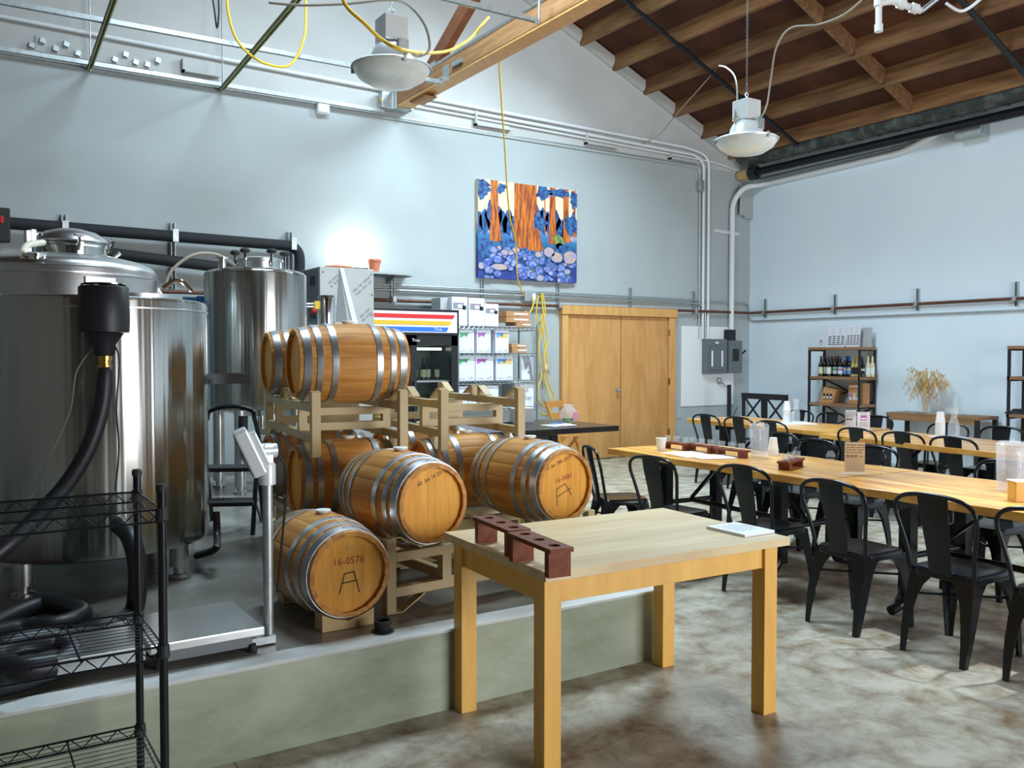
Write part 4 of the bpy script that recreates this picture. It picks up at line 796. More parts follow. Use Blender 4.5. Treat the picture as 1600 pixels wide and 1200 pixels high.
ll = bpy.data.lights.new('flood_lamp_light', 'AREA'); ll.shape = 'RECTANGLE'; ll.size = .18; ll.size_y = .08; ll.energy = 9; ll.color = (.93, 1, .96); lo_ = bpy.data.objects.new('flood_lamp_light', ll); C.objects.link(lo_); lo_.parent = fl_l; lo_.location = (0, .02, .075); lo_.rotation_euler = (math.radians(152), 0, 0)

# ---------------------------------------------------------------- glass door cooler
W['fridgefill'] = mat('fridge_fill_glow', (.85, 1, .92), .4, emit=5)  # glow added to brighten the cooler interior
FX0, FX1, FYF, FH = -7.46, -6.10, -.76, 2.125; fw = FX1-FX0
fg = thing('drinks_cooler', 'black glass-door drinks cooler with a red amber and blue striped sign', 'fridge', ((FX0+FX1)/2, FYF, 0)); hw = fw/2
for nm, c, d in (('side_panel', (-hw+.02, .37, FH/2), (.04, .70, FH)), ('side_panel', (hw-.02, .37, FH/2), (.04, .70, FH)), ('back_panel', (0, .70, FH/2), (fw-.08, .03, FH)), ('top_panel', (0, .37, FH-.02), (fw-.08, .63, .04)), ('kick_panel', (0, .37, .10), (fw-.08, .63, .20))): MB().box(c, d).build(nm, W['insul'], fg)
MB().box((0, .68, 1.0), (fw-.1, .012, 1.55)).build('liner', W['fridgein'], fg)
sg = MB().box((0, -.005, 1.965), (fw-.0, .05, .32)).build('sign_frame', W['insul'], fg, bevel=.004); zb_ = 1.825
MB().box((0, -.032, zb_+.14), (fw-.06, .006, .255)).build('sign_panel', W['signwhite'], sg)
for m_, z0, z1, e0, e1 in (('signred', .185, .235, hw-.06, hw-.09), ('signyel', .105, .155, hw-.105, hw-.135), ('signblue', .025, .08, hw-.15, hw-.18)):
    MB().prism([(-hw+.05, zb_+z0), (e1, zb_+z0), (e0, zb_+z1), (-hw+.05, zb_+z1)], -.038, -.035, lambda u, v, q: Vector((u, q, v))).build('stripe', W[m_], sg)
text('sign_lettering', 'True', .055, frame((hw-.30, -.0395, zb_+.055), (1, 0, 0), (0, 0, 1)), W['card'], sg); text('sign_lettering', 'True', .055, frame((hw-.60, -.033, 1.742), (1, 0, 0), (0, 0, 1)), W['card'], fg)
for c in (-.335, .335):
    dr = MB(); z0, z1, dw = .22, 1.80, .66
    for x, z, sx, sz in ((c-dw/2+.045, (z0+z1)/2, .09, z1-z0), (c+dw/2-.045, (z0+z1)/2, .09, z1-z0), (c, z1-.06, dw, .12), (c, z0+.06, dw, .12)): dr.box((x, -.0, z), (sx, .05, sz))
    do = dr.build('door_frame', W['insul'], fg); MB().box((c, .0, 1.01), (dw-.18, .008, 1.34)).build('door_glass', W['doorglass'], do); MB().box((c+(.28 if c < 0 else -.28), -.04, 1.0), (.025, .03, .5)).build('door_handle', W['blackm'], do)
    for z in (1.235, .80, .45): MB().box((c, .34, z), (.6, .58, .02)).build('shelf', W['galv'], fg)
    MB().box((c, .3, 1.64), (.52, .05, .03)).build('fill_glow_bar', W['fridgefill'], fg)
def bottle(x, y, z, label, group, h=.30, r=.037, gm='bottle', lm='lab_cream', foil=None, art=None, rz=0, cat='bottle'):
    t = thing('wine_bottle', label, cat, (x, y, z), rz, group)
    MB().lathe([(r-.006, 0), (r, .006), (r, h*.56), (r*.85, h*.62), (.016, h*.72), (.0145, h*.95), (.016, h*.955), (.016, h*.985), (.001, h)], 14, cap=False).build('glass', W[gm], t, smooth=True)
    if lm: MB().lathe([(r+.0008, h*.13), (r+.0008, h*.46)], 14, cap=False).build('label', W[lm], t, smooth=True)
    if art: MB().lathe([(r+.0014, h*.3), (r+.0014, h*.40)], 14, cap=False).build('label_art', W[art], t, smooth=True)
    if foil: MB().lathe([(.0155, h*.74), (.0168, h*.97), (.001, h*1.004)], 12, cap=False).build('foil', W[foil], t, smooth=True)
    return t
for i, px in enumerate((647, 653, 661, 668.5, 672.5, 683)): a = ony(px, 572, -.45); bottle(a.x, -.45+(.09 if i in (1, 4) else 0), 1.246, ('first', 'second', 'third', 'fourth', 'fifth', 'sixth')[i]+' green-labelled bottle from the barrels on the upper cooler shelf', 'cooler bottles, upper row', .29, .036)
for i, px in enumerate((655, 671, 686)): a = ony(px, 620, -.45); bottle(a.x, -.45, .811, ('first', 'second', 'third')[i]+' dark bottle from the barrels on the lower cooler shelf', 'cooler bottles, lower row', .31, .036)

# ---------------------------------------------------------------- chrome wire shelf with cartons
SX0, SX1 = -6.02, -4.80; SYF, SYB = -.62, -.17; wsz = (1.935, 1.585, 1.225, .865, .30)
sh = thing('wire_shelf', 'tall chrome wire shelving unit stacked with white cartons beside the cooler', 'shelf', ((SX0+SX1)/2, (SYF+SYB)/2, 0)); sw = (SX1-SX0)/2; sd = (SYB-SYF)/2
for x in (-sw, sw):
    for y in (-sd, sd): MB().tube([(x, y, 0), (x, y, 1.97)], .0135, 10).build('post', W['gunmetal'], sh, smooth=True)
for z in wsz:
    m = MB()
    for y in (-sd, sd):
        for dz in (0, -.04): m.tube([(-sw, y, z+dz), (sw, y, z+dz)], .005, 6)
    for x in (-sw, sw):
        for dz in (0, -.04): m.tube([(x, -sd, z+dz), (x, sd, z+dz)], .005, 6)
    e_ = m.build('shelf_edge', W['gunmetal'], sh); m = MB(); k = -sw
    while k < sw-.05: m.tube([(k, -sd, z-.04), (k+.035, -sd, z), (k+.07, -sd, z-.04)], .005, 5); k += .07
    m.build('edge_truss', W['chrome'], e_); m = MB()
    for k in range(1, 16): m.tube([(-sw, -sd+2*sd*k/16, z), (sw, -sd+2*sd*k/16, z)], .003, 4)
    o_ = m.build('wire_deck', W['galv'], e_); o_['kind'] = 'stuff'
def carton(px0, px1, ytop, z, label, art, dep=.30, wm='card', Y=SYF+.03):
    a = ony(px0, ytop, Y); b = ony(px1, ytop, Y); wd = b.x-a.x; h = (a.z+b.z)/2-z-.004
    t = thing('carton', label, 'box', ((a.x+b.x)/2, Y+dep/2, z+.005)); MB().box((0, 0, h/2), (wd, dep, h)).build('box', W[wm], t, bevel=.004); f = -dep/2-.001
    def rect(nm, u0, u1, v0, v1, m, e=0): MB().box((-wd/2+wd*(u0+u1)/2, f-e, h*(v0+v1)/2), (wd*(u1-u0), .002, h*(v1-v0))).build(nm, W[m], t)
    if art in ('lab_green', 'lab_purple', 'lab_blue'):
        q = [(.08, .66), (.08, .88), (.72, .88)]; MB().prism([(-wd/2+wd*u, h*v) for u, v in q], f-.001, f, lambda u, v, e: Vector((u, e, v))).build('label_art', W[art], t)
        q = [(.08, .66), (.72, .88), (.92, .88), (.92, .66)]; MB().prism([(-wd/2+wd*u, h*v) for u, v in q], f-.001, f, lambda u, v, e: Vector((u, e, v))).build('label_ground', W['lab_amber' if art == 'lab_blue' else 'lab_white'], t)
        rect('label_mark', .42, .54, .73, .78, 'ink', .001); rect('label_mark', .38, .58, .80, .82, 'ink', .001)
        rect('print_line', .1, .45, .08, .095, 'greyink'); rect('print_line', .58, .9, .08, .095, 'greyink'); rect('print_line', .72, .9, .14, .155, 'greyink')
    elif art == 'photo':
        rect('label_photo', .08, .78, .58, .80, 'greyink'); rect('label_photo', .70, .93, .56, .70, 'ink'); rect('label_mark', .38, .66, .62, .74, 'lab_white', .001); rect('label_mark', .3, .72, .765, .785, 'lab_purple', .001)
    return t
carton(688, 700, 465, FH+.003, 'grey-green carton on the cooler top beside the tall white cartons', None, .25, 'cardgrey', -.5)
carton(706, 730, 464, wsz[0], 'white carton with a dark photo label, next to the cooler sign on the top shelf', 'photo'); carton(732.5, 757, 466, wsz[0], 'white carton with a dark photo label, middle of the top shelf', 'photo'); carton(757.5, 779, 475, wsz[0], 'shorter white carton with a brown photo label on the top shelf', 'photo')
for (p0, p1, l_, c_) in ((717, 741, 'green', 'lab_green'), (745, 767, 'purple', 'lab_purple'), (774, 795, 'blue', 'lab_blue')): carton(p0, p1, 516, wsz[1], 'white carton with a %s corner label on the second shelf' % l_, c_)
for (p0, p1, l_, c_) in ((715, 742, 'green', 'lab_green'), (743, 771, 'purple', 'lab_purple'), (775, 801.5, 'blue', 'lab_blue')): carton(p0, p1, 556, wsz[2], 'larger white carton with a %s corner label on the third shelf' % l_, c_)
carton(715, 731, 604, wsz[3], 'plain white carton against the cooler on the fourth shelf', None); carton(732, 745, 603, wsz[3], 'narrow plain white carton on the fourth shelf', None); carton(751, 779, 603, wsz[3], 'plain white carton in the middle of the fourth shelf', None)
ak = carton(813, 834, 602, wsz[3], 'grey-sided carton with handwriting All Kay on the fourth shelf', None, .33); MB().box((-.155, 0, .17), (.09, .33, .33)).build('side_panel', W['cardgrey'], ak)
wd_ = .2; text('handwriting', 'All', .085, frame((-.03, -.168, .22), (1, 0, 0), (0, 0, 1)), W['greyink'], ak); text('handwriting', 'Kay', .085, frame((.01, -.168, .12), (1, 0, 0), (0, 0, 1)), W['greyink'], ak)
def kraftbox(px0, px1, yb, yt, Y, z, label, rz=.12):
    a = ony(px0, yb, Y); b = ony(px1, yb, Y); h = ony(px0, yt, Y).z-a.z
    t = thing('kraft_box', label, 'box', ((a.x+b.x)/2, Y+.12, z), rz); wd = b.x-a.x; MB().box((0, 0, h/2), (wd, .24, h)).build('box', W['kraft'], t, bevel=.003); MB().box((.05, -.1205, h*.55), (wd*.6, .002, h*.3)).build('lettering_band', W['card'], t); MB().lathe([(.008, 0), (.006, .002), (0, .003)], 8, (0, -.121, h*.12), Matrix.Rotation(PI/2, 3, 'X')).build('thumb_hole', W['ink'], t); return h
h0 = kraftbox(805, 829, 508, 501, -.55, wsz[0]+.005, 'bottom brown mailer box of the stack on the top shelf'); h1 = kraftbox(788, 829, 500.5, 492, -.55, wsz[0]+.006+h0, 'middle brown mailer box of the stack on the top shelf'); kraftbox(787, 828, 491.5, 483, -.55, wsz[0]+.007+h0+h1, 'uppermost brown mailer box of the stack on the top shelf', .16)
h0 = kraftbox(798, 823, 549, 541, -.55, wsz[1]+.005, 'lower brown mailer box on the second shelf'); kraftbox(797, 821, 540.5, 534, -.55, wsz[1]+.006+h0, 'upper brown mailer box on the second shelf')
a = ony(795, 505, -.5); tag(MB().box((0, 0, .004), (.22, .15, .004)).box((.02, .0, .007), (.2, .14, .002), rz=.1).build('paper_sheet', W['card'], loc=(a.x, -.5, wsz[0]+.004), rz=.2), 'loose white sheets beside the mailer boxes on the top shelf', 'paper')
a = ony(822, 594, -.55); pc = thing('placard', 'grey and white placard with a big letter A on the third shelf', 'sign', (a.x+.04, -.52, wsz[2]+.005)); MB().box((0, 0, .155), (.19, .006, .31)).build('board', W['card'], pc)
MB().prism([(-.09, .31), (.04, .31), (.09, 0), (.05, 0), (.02, .20), (-.03, .13)], -.005, -.0035, lambda u, v, q: Vector((u, q, v))).build('letter', W['greyink'], pc); MB().box((.02, -.0045, .1), (.03, .003, .04)).build('emblem', W['greyink'], pc)

# ---------------------------------------------------------------- black counter with jar and papers
ct = thing('counter_table', 'black service counter table behind the right barrel', 'table', (-7.25, -3.55, 0)); MB().box((0, 0, .875), (2.05, 1.05, .05)).build('top', W['black'], ct, bevel=.004)
bx1 = ony(853, 690, -3.95).x+7.25; MB().box(((bx1-1.0)/2, -.02, .425), (bx1+1.0, .86, .85)).build('cabinet', W['blackm'], ct); MB().box((.9, .38, .425), (.08, .08, .85)).build('leg', W['blackm'], ct)
jp = onz(888, 661, .9); jr = thing('tip_jar', 'round glass tip jar with a pink note on the black counter', 'jar', (jp.x, jp.y, .9005))
MB().lathe([(.05, 0), (.075, .02), (.092, .07), (.085, .12), (.05, .155), (.045, .165), (.055, .18), (.052, .18), (.042, .166), (.047, .153), (.08, .118), (.087, .07), (.07, .024), (.045, .006), (.001, .006)], 24, cap=False).build('glass', W['glass'], jr, smooth=True); MB().box((.03, -.082, .07), (.085, .003, .085), rz=.3).build('note', W['pink'], jr)
MB().box((0, 0, .03), (.09, .08, .04), rz=.4).build('banknotes', W['pgreen'], jr)
pp_ = onz(873, 665, .9); tag(MB().box((0, 0, .003), (.28, .2, .004), rz=.1).box((.02, .02, .008), (.24, .17, .003), rz=.6).build('paper_stack', W['paper'], loc=(pp_.x, pp_.y, .9005)), 'blue-white papers fanned on the black counter', 'paper')
pn = thing('ballpoint_pen', 'blue pen lying across the counter papers', 'pen', (pp_.x, pp_.y, .9115)); MB().tube([(-.09, 0, .006), (.06, .02, .006)], .005, 8).build('barrel', W['signblue'], pn); MB().tube([(.06, .02, .006), (.075, .022, .006)], [.005, .001], 8).build('tip', W['blackm'], pn)
gp = onz(815, 660, .9); gb = thing('grey_box', 'small grey box with black lettering on the counter', 'box', (gp.x, gp.y, .9005), -.3); MB().box((0, 0, .07), (.2, .16, .14)).build('box', W['cardgrey'], gb, bevel=.003); MB().box((-.04, -.081, .085), (.08, .002, .03)).build('lettering', W['ink'], gb); MB().box((.03, 0, .141), (.14, .16, .004)).build('lid', W['card'], gb)
tp = onz(775, 662, .9); tg = thing('tablet', 'black tablet lying on the counter behind the empty rack', 'tablet', (tp.x, tp.y, .9005), .2); MB().box((0, 0, .01), (.26, .18, .018)).build('case', W['blackm'], tg, bevel=.004); MB().box((0, 0, .0198), (.23, .15, .001)).build('screen', W['gunmetal'], tg)
# pine folding chair against the door
fc = thing('folding_chair', 'orange pine folding chair leaning between the wire shelf and the door', 'chair', (-4.35, -.55, 0), .35)
for s in (-1, 1):
    MB().bar((s*.2, -.28, 0), (s*.2, .12, .92), .025, .035).build('back_post', W['pinwood'], fc); MB().bar((s*.17, .22, 0), (s*.17, -.18, .45), .025, .035).build('leg', W['pinwood'], fc)
for z, y in ((.88, .10), (.72, .035)): MB().box((0, y, z), (.40, .02, .09)).build('back_slat', W['pinwood'], fc)
for k in range(5): MB().box((0, -.2+.07*k, .45), (.36, .055, .018)).build('seat_slat', W['pinwood'], fc)
MB().box((0, -.22, .14), (.38, .02, .03)).build('stretcher', W['pinwood'], fc)
# ---------------------------------------------------------------- birch table in the foreground
TZ = .774
A_, B_, C_, D_ = (onz(x, y, TZ) for x, y in ((695, 827), (849, 897), (1232, 838), (1035, 788)))
ctr = (A_+B_+C_+D_)/4; ang = math.atan2((C_-B_+D_-A_).y, (C_-B_+D_-A_).x); TL = ((C_-B_).length+(D_-A_).length)/2; TD = ((A_-B_).length+(D_-C_).length)/2
ctr = Vector((-9.064, -7.475, 0)); ang = -.044; TL = 1.24; TD = .839
bt = thing('birch_table', 'plain birch work table standing against the end of the concrete platform', 'table', (ctr.x, ctr.y, 0), ang)
np_ = 8
for k in range(np_):
    y0 = -TD/2+TD*k/np_; MB().box((0, y0+TD/np_/2, TZ-.0175), (TL, TD/np_-.0006, .035)).build('top_board', W['tabletop'], bt)
ix, iy = TL/2-.061, TD/2-.085
for sx in (-1, 1):
    for sy in (-1, 1): MB().box((sx*ix, sy*iy, (TZ-.035)/2), (.075, .075, TZ-.035)).build('leg', W['tableleg'], bt, bevel=.003)
for sy in (-1, 1): MB().box((0, sy*(iy+.012), TZ-.085), (2*ix-.075, .025, .10)).build('apron', W['tableleg'], bt, bevel=.002)
for sx in (-1, 1): MB().box((sx*(ix+.012), 0, TZ-.085), (.025, 2*iy-.075, .10)).build('apron', W['tableleg'], bt, bevel=.002)
def flight_mesh(L=.34, Wd=.075, h=.075, nh=3, hr=.022):
    """top plank with real holes + two feet"""
    m = MB(); cl = L/nh; n = 16
    for z, flip in ((h, 0), (h-.016, 1)):
        for k in range(nh):
            cx_ = -L/2+cl*(k+.5); sq = []
            for q in range(n):
                a = 2*PI*q/n+PI/4; c, s_ = math.cos(a), math.sin(a); mx = max(abs(c), abs(s_)); sq.append((cx_+c/mx*cl/2, s_/mx*Wd/2, z))
            ci = [(cx_+hr*math.cos(2*PI*q/n+PI/4), hr*math.sin(2*PI*q/n+PI/4), z) for q in range(n)]
            fs = [(q, (q+1) % n, n+(q+1) % n, n+q) for q in range(n)]; m.add(sq+ci, [f[::-1] for f in fs] if flip else fs)
    for k in range(nh):
        cx_ = -L/2+cl*(k+.5); vs = [(cx_+hr*math.cos(2*PI*q/n), hr*math.sin(2*PI*q/n), z) for z in (h, h-.016) for q in range(n)]; m.add(vs, [(q, n+q, n+(q+1) % n, (q+1) % n) for q in range(n)])
    for x in (-L/2, L/2): m.add([(x, -Wd/2, h), (x, Wd/2, h), (x, Wd/2, h-.016), (x, -Wd/2, h-.016)], [(0, 1, 2, 3)])
    for y in (-Wd/2, Wd/2): m.add([(-L/2, y, h), (L/2, y, h), (L/2, y, h-.016), (-L/2, y, h-.016)], [(0, 1, 2, 3)])
    return m
def flight(loc, rz, label, L=.34, Wd=.075, h=.075, inset=.03, group=None):
    t = thing('tasting_flight', label, 'tasting rack', loc, rz, group); flight_mesh(L, Wd, h).build('holed_plank', W['redwood'], t)
    for s in (-1, 1): MB().box((s*(L/2-inset), 0, (h-.016)/2), (.03, Wd*.94, h-.016)).build('foot_block', W['redwood'], t)
    return t
f1 = onz(802, 828, TZ+.105); f0 = onz(752, 808, TZ+.105); f2 = onz(880, 858, TZ+.105)
dv = (f2-f0); aF = math.atan2(dv.y, dv.x)
LF = dv.length/2
def fpos(q): return tuple((f0+dv*q+Vector((.022, .012, 0))).xy)+(TZ+.0005,)
flight(fpos(.23), aF, 'redwood three-hole tasting rack at the far corner of the birch table', LF*.99, .095, .105); flight(tuple(Vector(fpos(.76))+Vector((math.sin(aF), -math.cos(aF), 0))*.02), aF, 'redwood three-hole tasting rack along the near left edge of the birch table', LF*.99, .095, .105)
q4 = [onz(x, y, TZ) for x, y in ((1107, 827), (1168, 841), (1206, 832), (1146, 819))]; mp_ = sum(q4, Vector())/4; e1 = (q4[1]-q4[0]+q4[2]-q4[3])/2; e2 = (q4[3]-q4[0]+q4[2]-q4[1])/2
pd = thing('menu_pad', 'stack of printed tasting sheets on the birch table', 'paper', (mp_.x, mp_.y, TZ+.0005), math.atan2(e1.y, e1.x)); MB().box((0, 0, .006), (e1.length, e2.length, .012)).build('sheets', W['paper'], pd)
for k in range(7): MB().box((-.02+.01*(k % 2), e2.length*(.36-.11*k), .0123), (e1.length*(.6 if k else .35), .004 if k else .007, .0004)).build('print_line', W['greyink'], pd)

# ---------------------------------------------------------------- metal cafe chairs
def make_chair():
    t = thing('cafe_chair', 'chair', 'chair'); b = W['black']
    def rr(hx, hy, z, cr_=.06, n=5, dy=0):
        out = []
        for sx, sy, a0 in ((1, 1, 0), (-1, 1, PI/2), (-1, -1, PI), (1, -1, 3*PI/2)):
            for k in range(n): a = a0+PI/2*k/(n-1); out.append((sx*(hx-cr_)+cr_*math.cos(a), sy*(hy-cr_)+dy+cr_*math.sin(a), z))
        return out
    m = MB(); rings = [rr(.178, .178, .405), rr(.180, .180, .438), rr(.172, .172, .450), rr(.155, .155, .4505), rr(.11, .11, .444, .05)]; n = 20; vs = sum(rings, []); fs = []
    for i in range(len(rings)-1):
        for k in range(n): fs.append((i*n+k, i*n+(k+1) % n, (i+1)*n+(k+1) % n, (i+1)*n+k))
    fs.append(tuple(range(4*n, 5*n))); m.add(vs, fs); m.build('seat', b, t, smooth=True)
    for sx in (-1, 1):
        for sy in (-1, 1):
            m = MB(); fx, fy = (.205, .215) if sy > 0 else (.18, -.245)
            zs = [.43, .40, .36, .30, .20, .10, .0]; ws_ = [.15, .115, .085, .066, .052, .040, .030]
            sec = []
            for z, wd in zip(zs, ws_):
                q = 1-z/.43; e = q**1.35; x = sx*(.172+(abs(fx)-.172)*e+.012*math.sin(PI*q)); y = sy*.172*(1-e)+fy*e+sy*.012*math.sin(PI*q); th = .006
                sec.append([(x, y, z), (x-sx*wd, y, z), (x-sx*wd, y-sy*th, z), (x-sx*th*2.2, y-sy*th*2.2, z), (x-sx*th, y-sy*wd, z), (x, y-sy*wd, z)])
            vs = sum(sec, []); fs = []
            for i in range(len(sec)-1):
                for k in range(6): fs.append((i*6+k, i*6+(k+1) % 6, (i+1)*6+(k+1) % 6, (i+1)*6+k))
            fs.append(tuple(range(6))); fs.append(tuple(range((len(sec)-1)*6, len(sec)*6))); m.add(vs, fs); m.build('leg', b, t)
    hp = [(.172, -.165, .43), (.186, -.19, .55), (.208, -.215, .66), (.222, -.235, .735), (.212, -.247, .790), (.165, -.253, .826), (.085, -.256, .842), (0, -.257, .846)]
    MB().tube(cr(hp+[(-x, y, z) for x, y, z in hp[::-1][1:]], 5), .0115, 10).build('back_hoop', b, t, smooth=True)
    m = MB(); rows = [(.43, -.178, .062), (.52, -.19, .064), (.64, -.216, .072), (.75, -.242, .08), (.848, -.258, .084)]; vs = []; fs = []
    for z, y, wd in rows: vs += [(-wd, y-.004, z), (0, y-.010, z), (wd, y-.004, z), (wd, y+.0, z), (0, y-.005, z), (-wd, y+.0, z)]
    for i in range(4):
        for k in range(6): fs.append((i*6+k, i*6+(k+1) % 6, (i+1)*6+(k+1) % 6, (i+1)*6+k))
    m.add(vs, fs); m.build('back_splat', b, t, smooth=True)
    MB().bar((-.16, -.16, .30), (.16, .16, .30), .012, .012).bar((.16, -.16, .30), (-.16, .16, .30), .012, .012).build('cross_brace', b, t)
    return t
chair0 = make_chair(); _cu = [False]
def chair(x, y, deg, label, group):
    """deg = heading of the seat front, 0 = +X"""
    rz = math.radians(deg)-PI/2
    if not _cu[0]: _cu[0] = True; chair0.location = (x, y, 0); chair0.rotation_euler = (0, 0, rz); chair0['label'] = label; chair0['group'] = group
    else: dup(chair0, (x, y, 0), rz, label, group)
ORD = ('first', 'second', 'third', 'fourth', 'fifth', 'sixth')
def chair_row(spots, group, fmt):
    for k, (x, y, d) in enumerate(spots): chair(x, y, d, fmt % ORD[k], group)
chair_row(((-7.06, -5.10, -22), (-7.12, -5.79, 4), (-6.97, -6.51, 0), (-7.06, -7.26, -3), (-7.05, -7.86, -2), (-7.03, -8.38, 0)), 'cafe chairs on the barrel side of the near long table', '%s black metal cafe chair from the right barrel along the near long table')
chair_row(((-5.38, -5.03, 180), (-5.62, -5.62, 182), (-5.68, -6.20, 180), (-5.74, -7.28, 180)), 'cafe chairs on the far side of the near long table', '%s black cafe chair from the door, facing the barrels across the near table')
chair_row(((-3.58, -2.80, 0), (-3.60, -3.34, 0), (-3.76, -3.95, 0), (-3.80, -5.06, -3), (-3.84, -5.58, -3), (-3.90, -6.10, -3)), 'cafe chairs on the near side of the far long table', '%s black cafe chair from the double door, on the room side of the far table')
chair_row(((-2.45, -2.86, 180), (-2.50, -3.40, 180), (-2.55, -4.05, 180), (-2.92, -5.16, 180), (-2.90, -5.70, 178), (-3.02, -6.25, 180)), 'cafe chairs between the far long table and the right wall', '%s black cafe chair from the room corner, between far table and right wall')

# ---------------------------------------------------------------- long live-edge tables
def long_table(cx_, cy_, L, Wd, deg, label, seed):
    rnd = random.Random(seed); t = thing('slab_table', label, 'table', (cx_, cy_, 0), math.radians(deg)); z1 = .755; th = .05
    nb = 3; ed = [-Wd/2+Wd*k/nb for k in range(nb+1)]; n = 24
    for k in range(nb):
        def wav(base, amp): return [base+amp*(math.sin(i*.7+seed)+.6*math.sin(i*1.9+2*seed)) for i in range(n+1)]
        lo = wav(ed[k]+.02, .012) if k == 0 else [ed[k]+.0006]*(n+1); hi = wav(ed[k+1]-.02, .012) if k == nb-1 else [ed[k+1]-.0006]*(n+1)
        ys_ = [-L/2+L*i/n for i in range(n+1)]; poly = [(lo[i], ys_[i]) for i in range(n+1)]+[(hi[i], ys_[i]) for i in range(n, -1, -1)]
        MB().prism(poly, z1-th, z1, lambda u, v, q: Vector((u, v, q))).build('slab_board', W['slab'], t, bevel=.004)
    for y in (-L/2+.5, L/2-.5):
        tr = MB().box((0, y, z1-th-.03), (Wd*.8, .09, .06)).build('trestle_head', W['black'], t)
        for s in (-1, 1):
            MB().box((s*.27, y, .40), (.07, .08, .62)).build('post', W['black'], tr)
            MB().tube(cr([(s*.27, y, .30), (s*.275, y, .16), (s*.33, y, .06), (s*.42, y, .03)], 5), [.04]*11+[.03]*5, 10).build('curved_foot', W['black'], tr, smooth=True)
        MB().tube([(-.27, y, .34), (.27, y, .34)], .02, 10).build('cross_tube', W['black'], tr)
    MB().tube([(0, -L/2+.5, .34), (0, L/2-.5, .34)], .02, 10).build('stretcher', W['black'], t, smooth=True)
    for s in (-1, 1): MB().bar((0, s*.25, z1-th), (0, s*(L/2-.5), .36), .03, .02).build('diagonal_brace', W['black'], t)
    return t
long_table(-6.267, -5.66, 2.24, 1.04, -3.1, 'live-edge wooden table with tasting flights, the end nearer the double door', 1)
long_table(-6.392, -7.955, 2.32, 1.04, -3.1, 'live-edge wooden table continuing the near row, with the big water pitcher', 2)
long_table(-3.20, -3.40, 2.30, .98, -4, 'live-edge wooden table of the far row nearer the room corner', 3)
long_table(-3.62, -5.74, 2.30, 1.04, -8, 'live-edge wooden table of the far row in front of the dried grass', 4)
Z1 = .7555
def glass(x, y, z, label, group, s=1.0):
    t = thing('tasting_glass', label, 'glass', (x, y, z), 0, group); MB().lathe([(.021*s, 0), (.027*s, .004), (.029*s, .05*s), (.0275*s, .05*s), (.0255*s, .012), (.001, .012)], 16, cap=False).build('bowl', W['glass'], t, smooth=True)
    MB().lathe([(.0253*s, .0125), (.0258*s, .022), (.001, .022)], 16, cap=False).build('wine', W['water'], t, smooth=True)
def flight_set(px, label, rz, h=.06, L=.33):
    p = onz(px[0], px[1], Z1+h); flight((p.x, p.y, Z1), rz, label, L, .085, h, .04)
    for k, w_ in ((-1, 'end glass away from the door'), (0, 'middle glass'), (1, 'end glass toward the door')): glass(p.x+math.cos(rz)*k*L/3, p.y+math.sin(rz)*k*L/3, Z1+h-.012+.013, w_+' in '+label, 'glasses in '+label)
flight_set((1057, 691), 'the redwood flight behind the single paper cup', PI/2+.0); flight_set((1096, 694.5), 'the redwood flight beside the white papers', PI/2-.05); flight_set((1143, 701), 'the redwood flight next to the pitcher', PI/2-.05); flight_set((1236, 718), 'the redwood flight turned sideways beyond the cup stack', .35)
def cups(px, n, label, z=Z1, s=1.0, flip=True):
    p = onz(px[0], px[1], z); t = thing('paper_cup_stack' if n > 1 else 'paper_cup', label, 'cup', (p.x, p.y, z)); r0, r1, h = (.045*s, .032*s, .105*s) if flip else (.032*s, .045*s, .105*s)
    for k in range(n):
        zz = k*.013*s; c = MB().lathe([(r0-.003, zz), (r0, zz), (r1, zz+h), (r1-.003, zz+h)]+([(.001, zz+h-.002)] if flip else [(r0-.003, zz+.01), (.001, zz+.01)]), 20, cap=False).build('cup', W['cup'], t, smooth=True)
        MB().lathe([((r0 if flip else r1)+.001, zz+(0 if flip else h)-.002), ((r0 if flip else r1)+.003, zz+(.003 if flip else h)), ((r0 if flip else r1)+.001, zz+(.007 if flip else h+.003))], 20, cap=False).build('rolled_rim', W['cup'], c, smooth=True)
cups((1033, 704), 1, 'single white paper cup standing at the end of the near table', flip=False); cups((1208, 711), 5, 'short upside-down stack of paper cups beside the pitcher', s=.9); cups((1229.5, 661), 13, 'tall white stack of paper cups beside the carafe near the room corner'); cups((1469, 680), 11, 'tall white stack of paper cups beside the carafe in front of the dried grass')
def carafe(px, label, h=.27, r=.05):
    p = onz(px[0], px[1], Z1); t = thing('water_carafe', label, 'carafe', (p.x, p.y, Z1)); MB().lathe([(r-.01, 0), (r, .012), (r, h*.45), (r*.55, h*.68), (r*.5, h*.78), (r*.8, h), (r*.76, h), (r*.46, h*.78), (r*.51, h*.67), (r*.94, h*.44), (r*.94, .016), (.001, .016)], 24, cap=False).build('glass', W['glass'], t, smooth=True)
    MB().lathe([(r*.93, .017), (r*.93, h*.42), (.001, h*.42)], 24, cap=False).build('water', W['water'], t, smooth=True)
carafe((1243.5, 662), 'glass water carafe on the far table near the room corner', .29); carafe((1490, 684), 'glass water carafe on the far table in front of the dried grass', .28, .055)
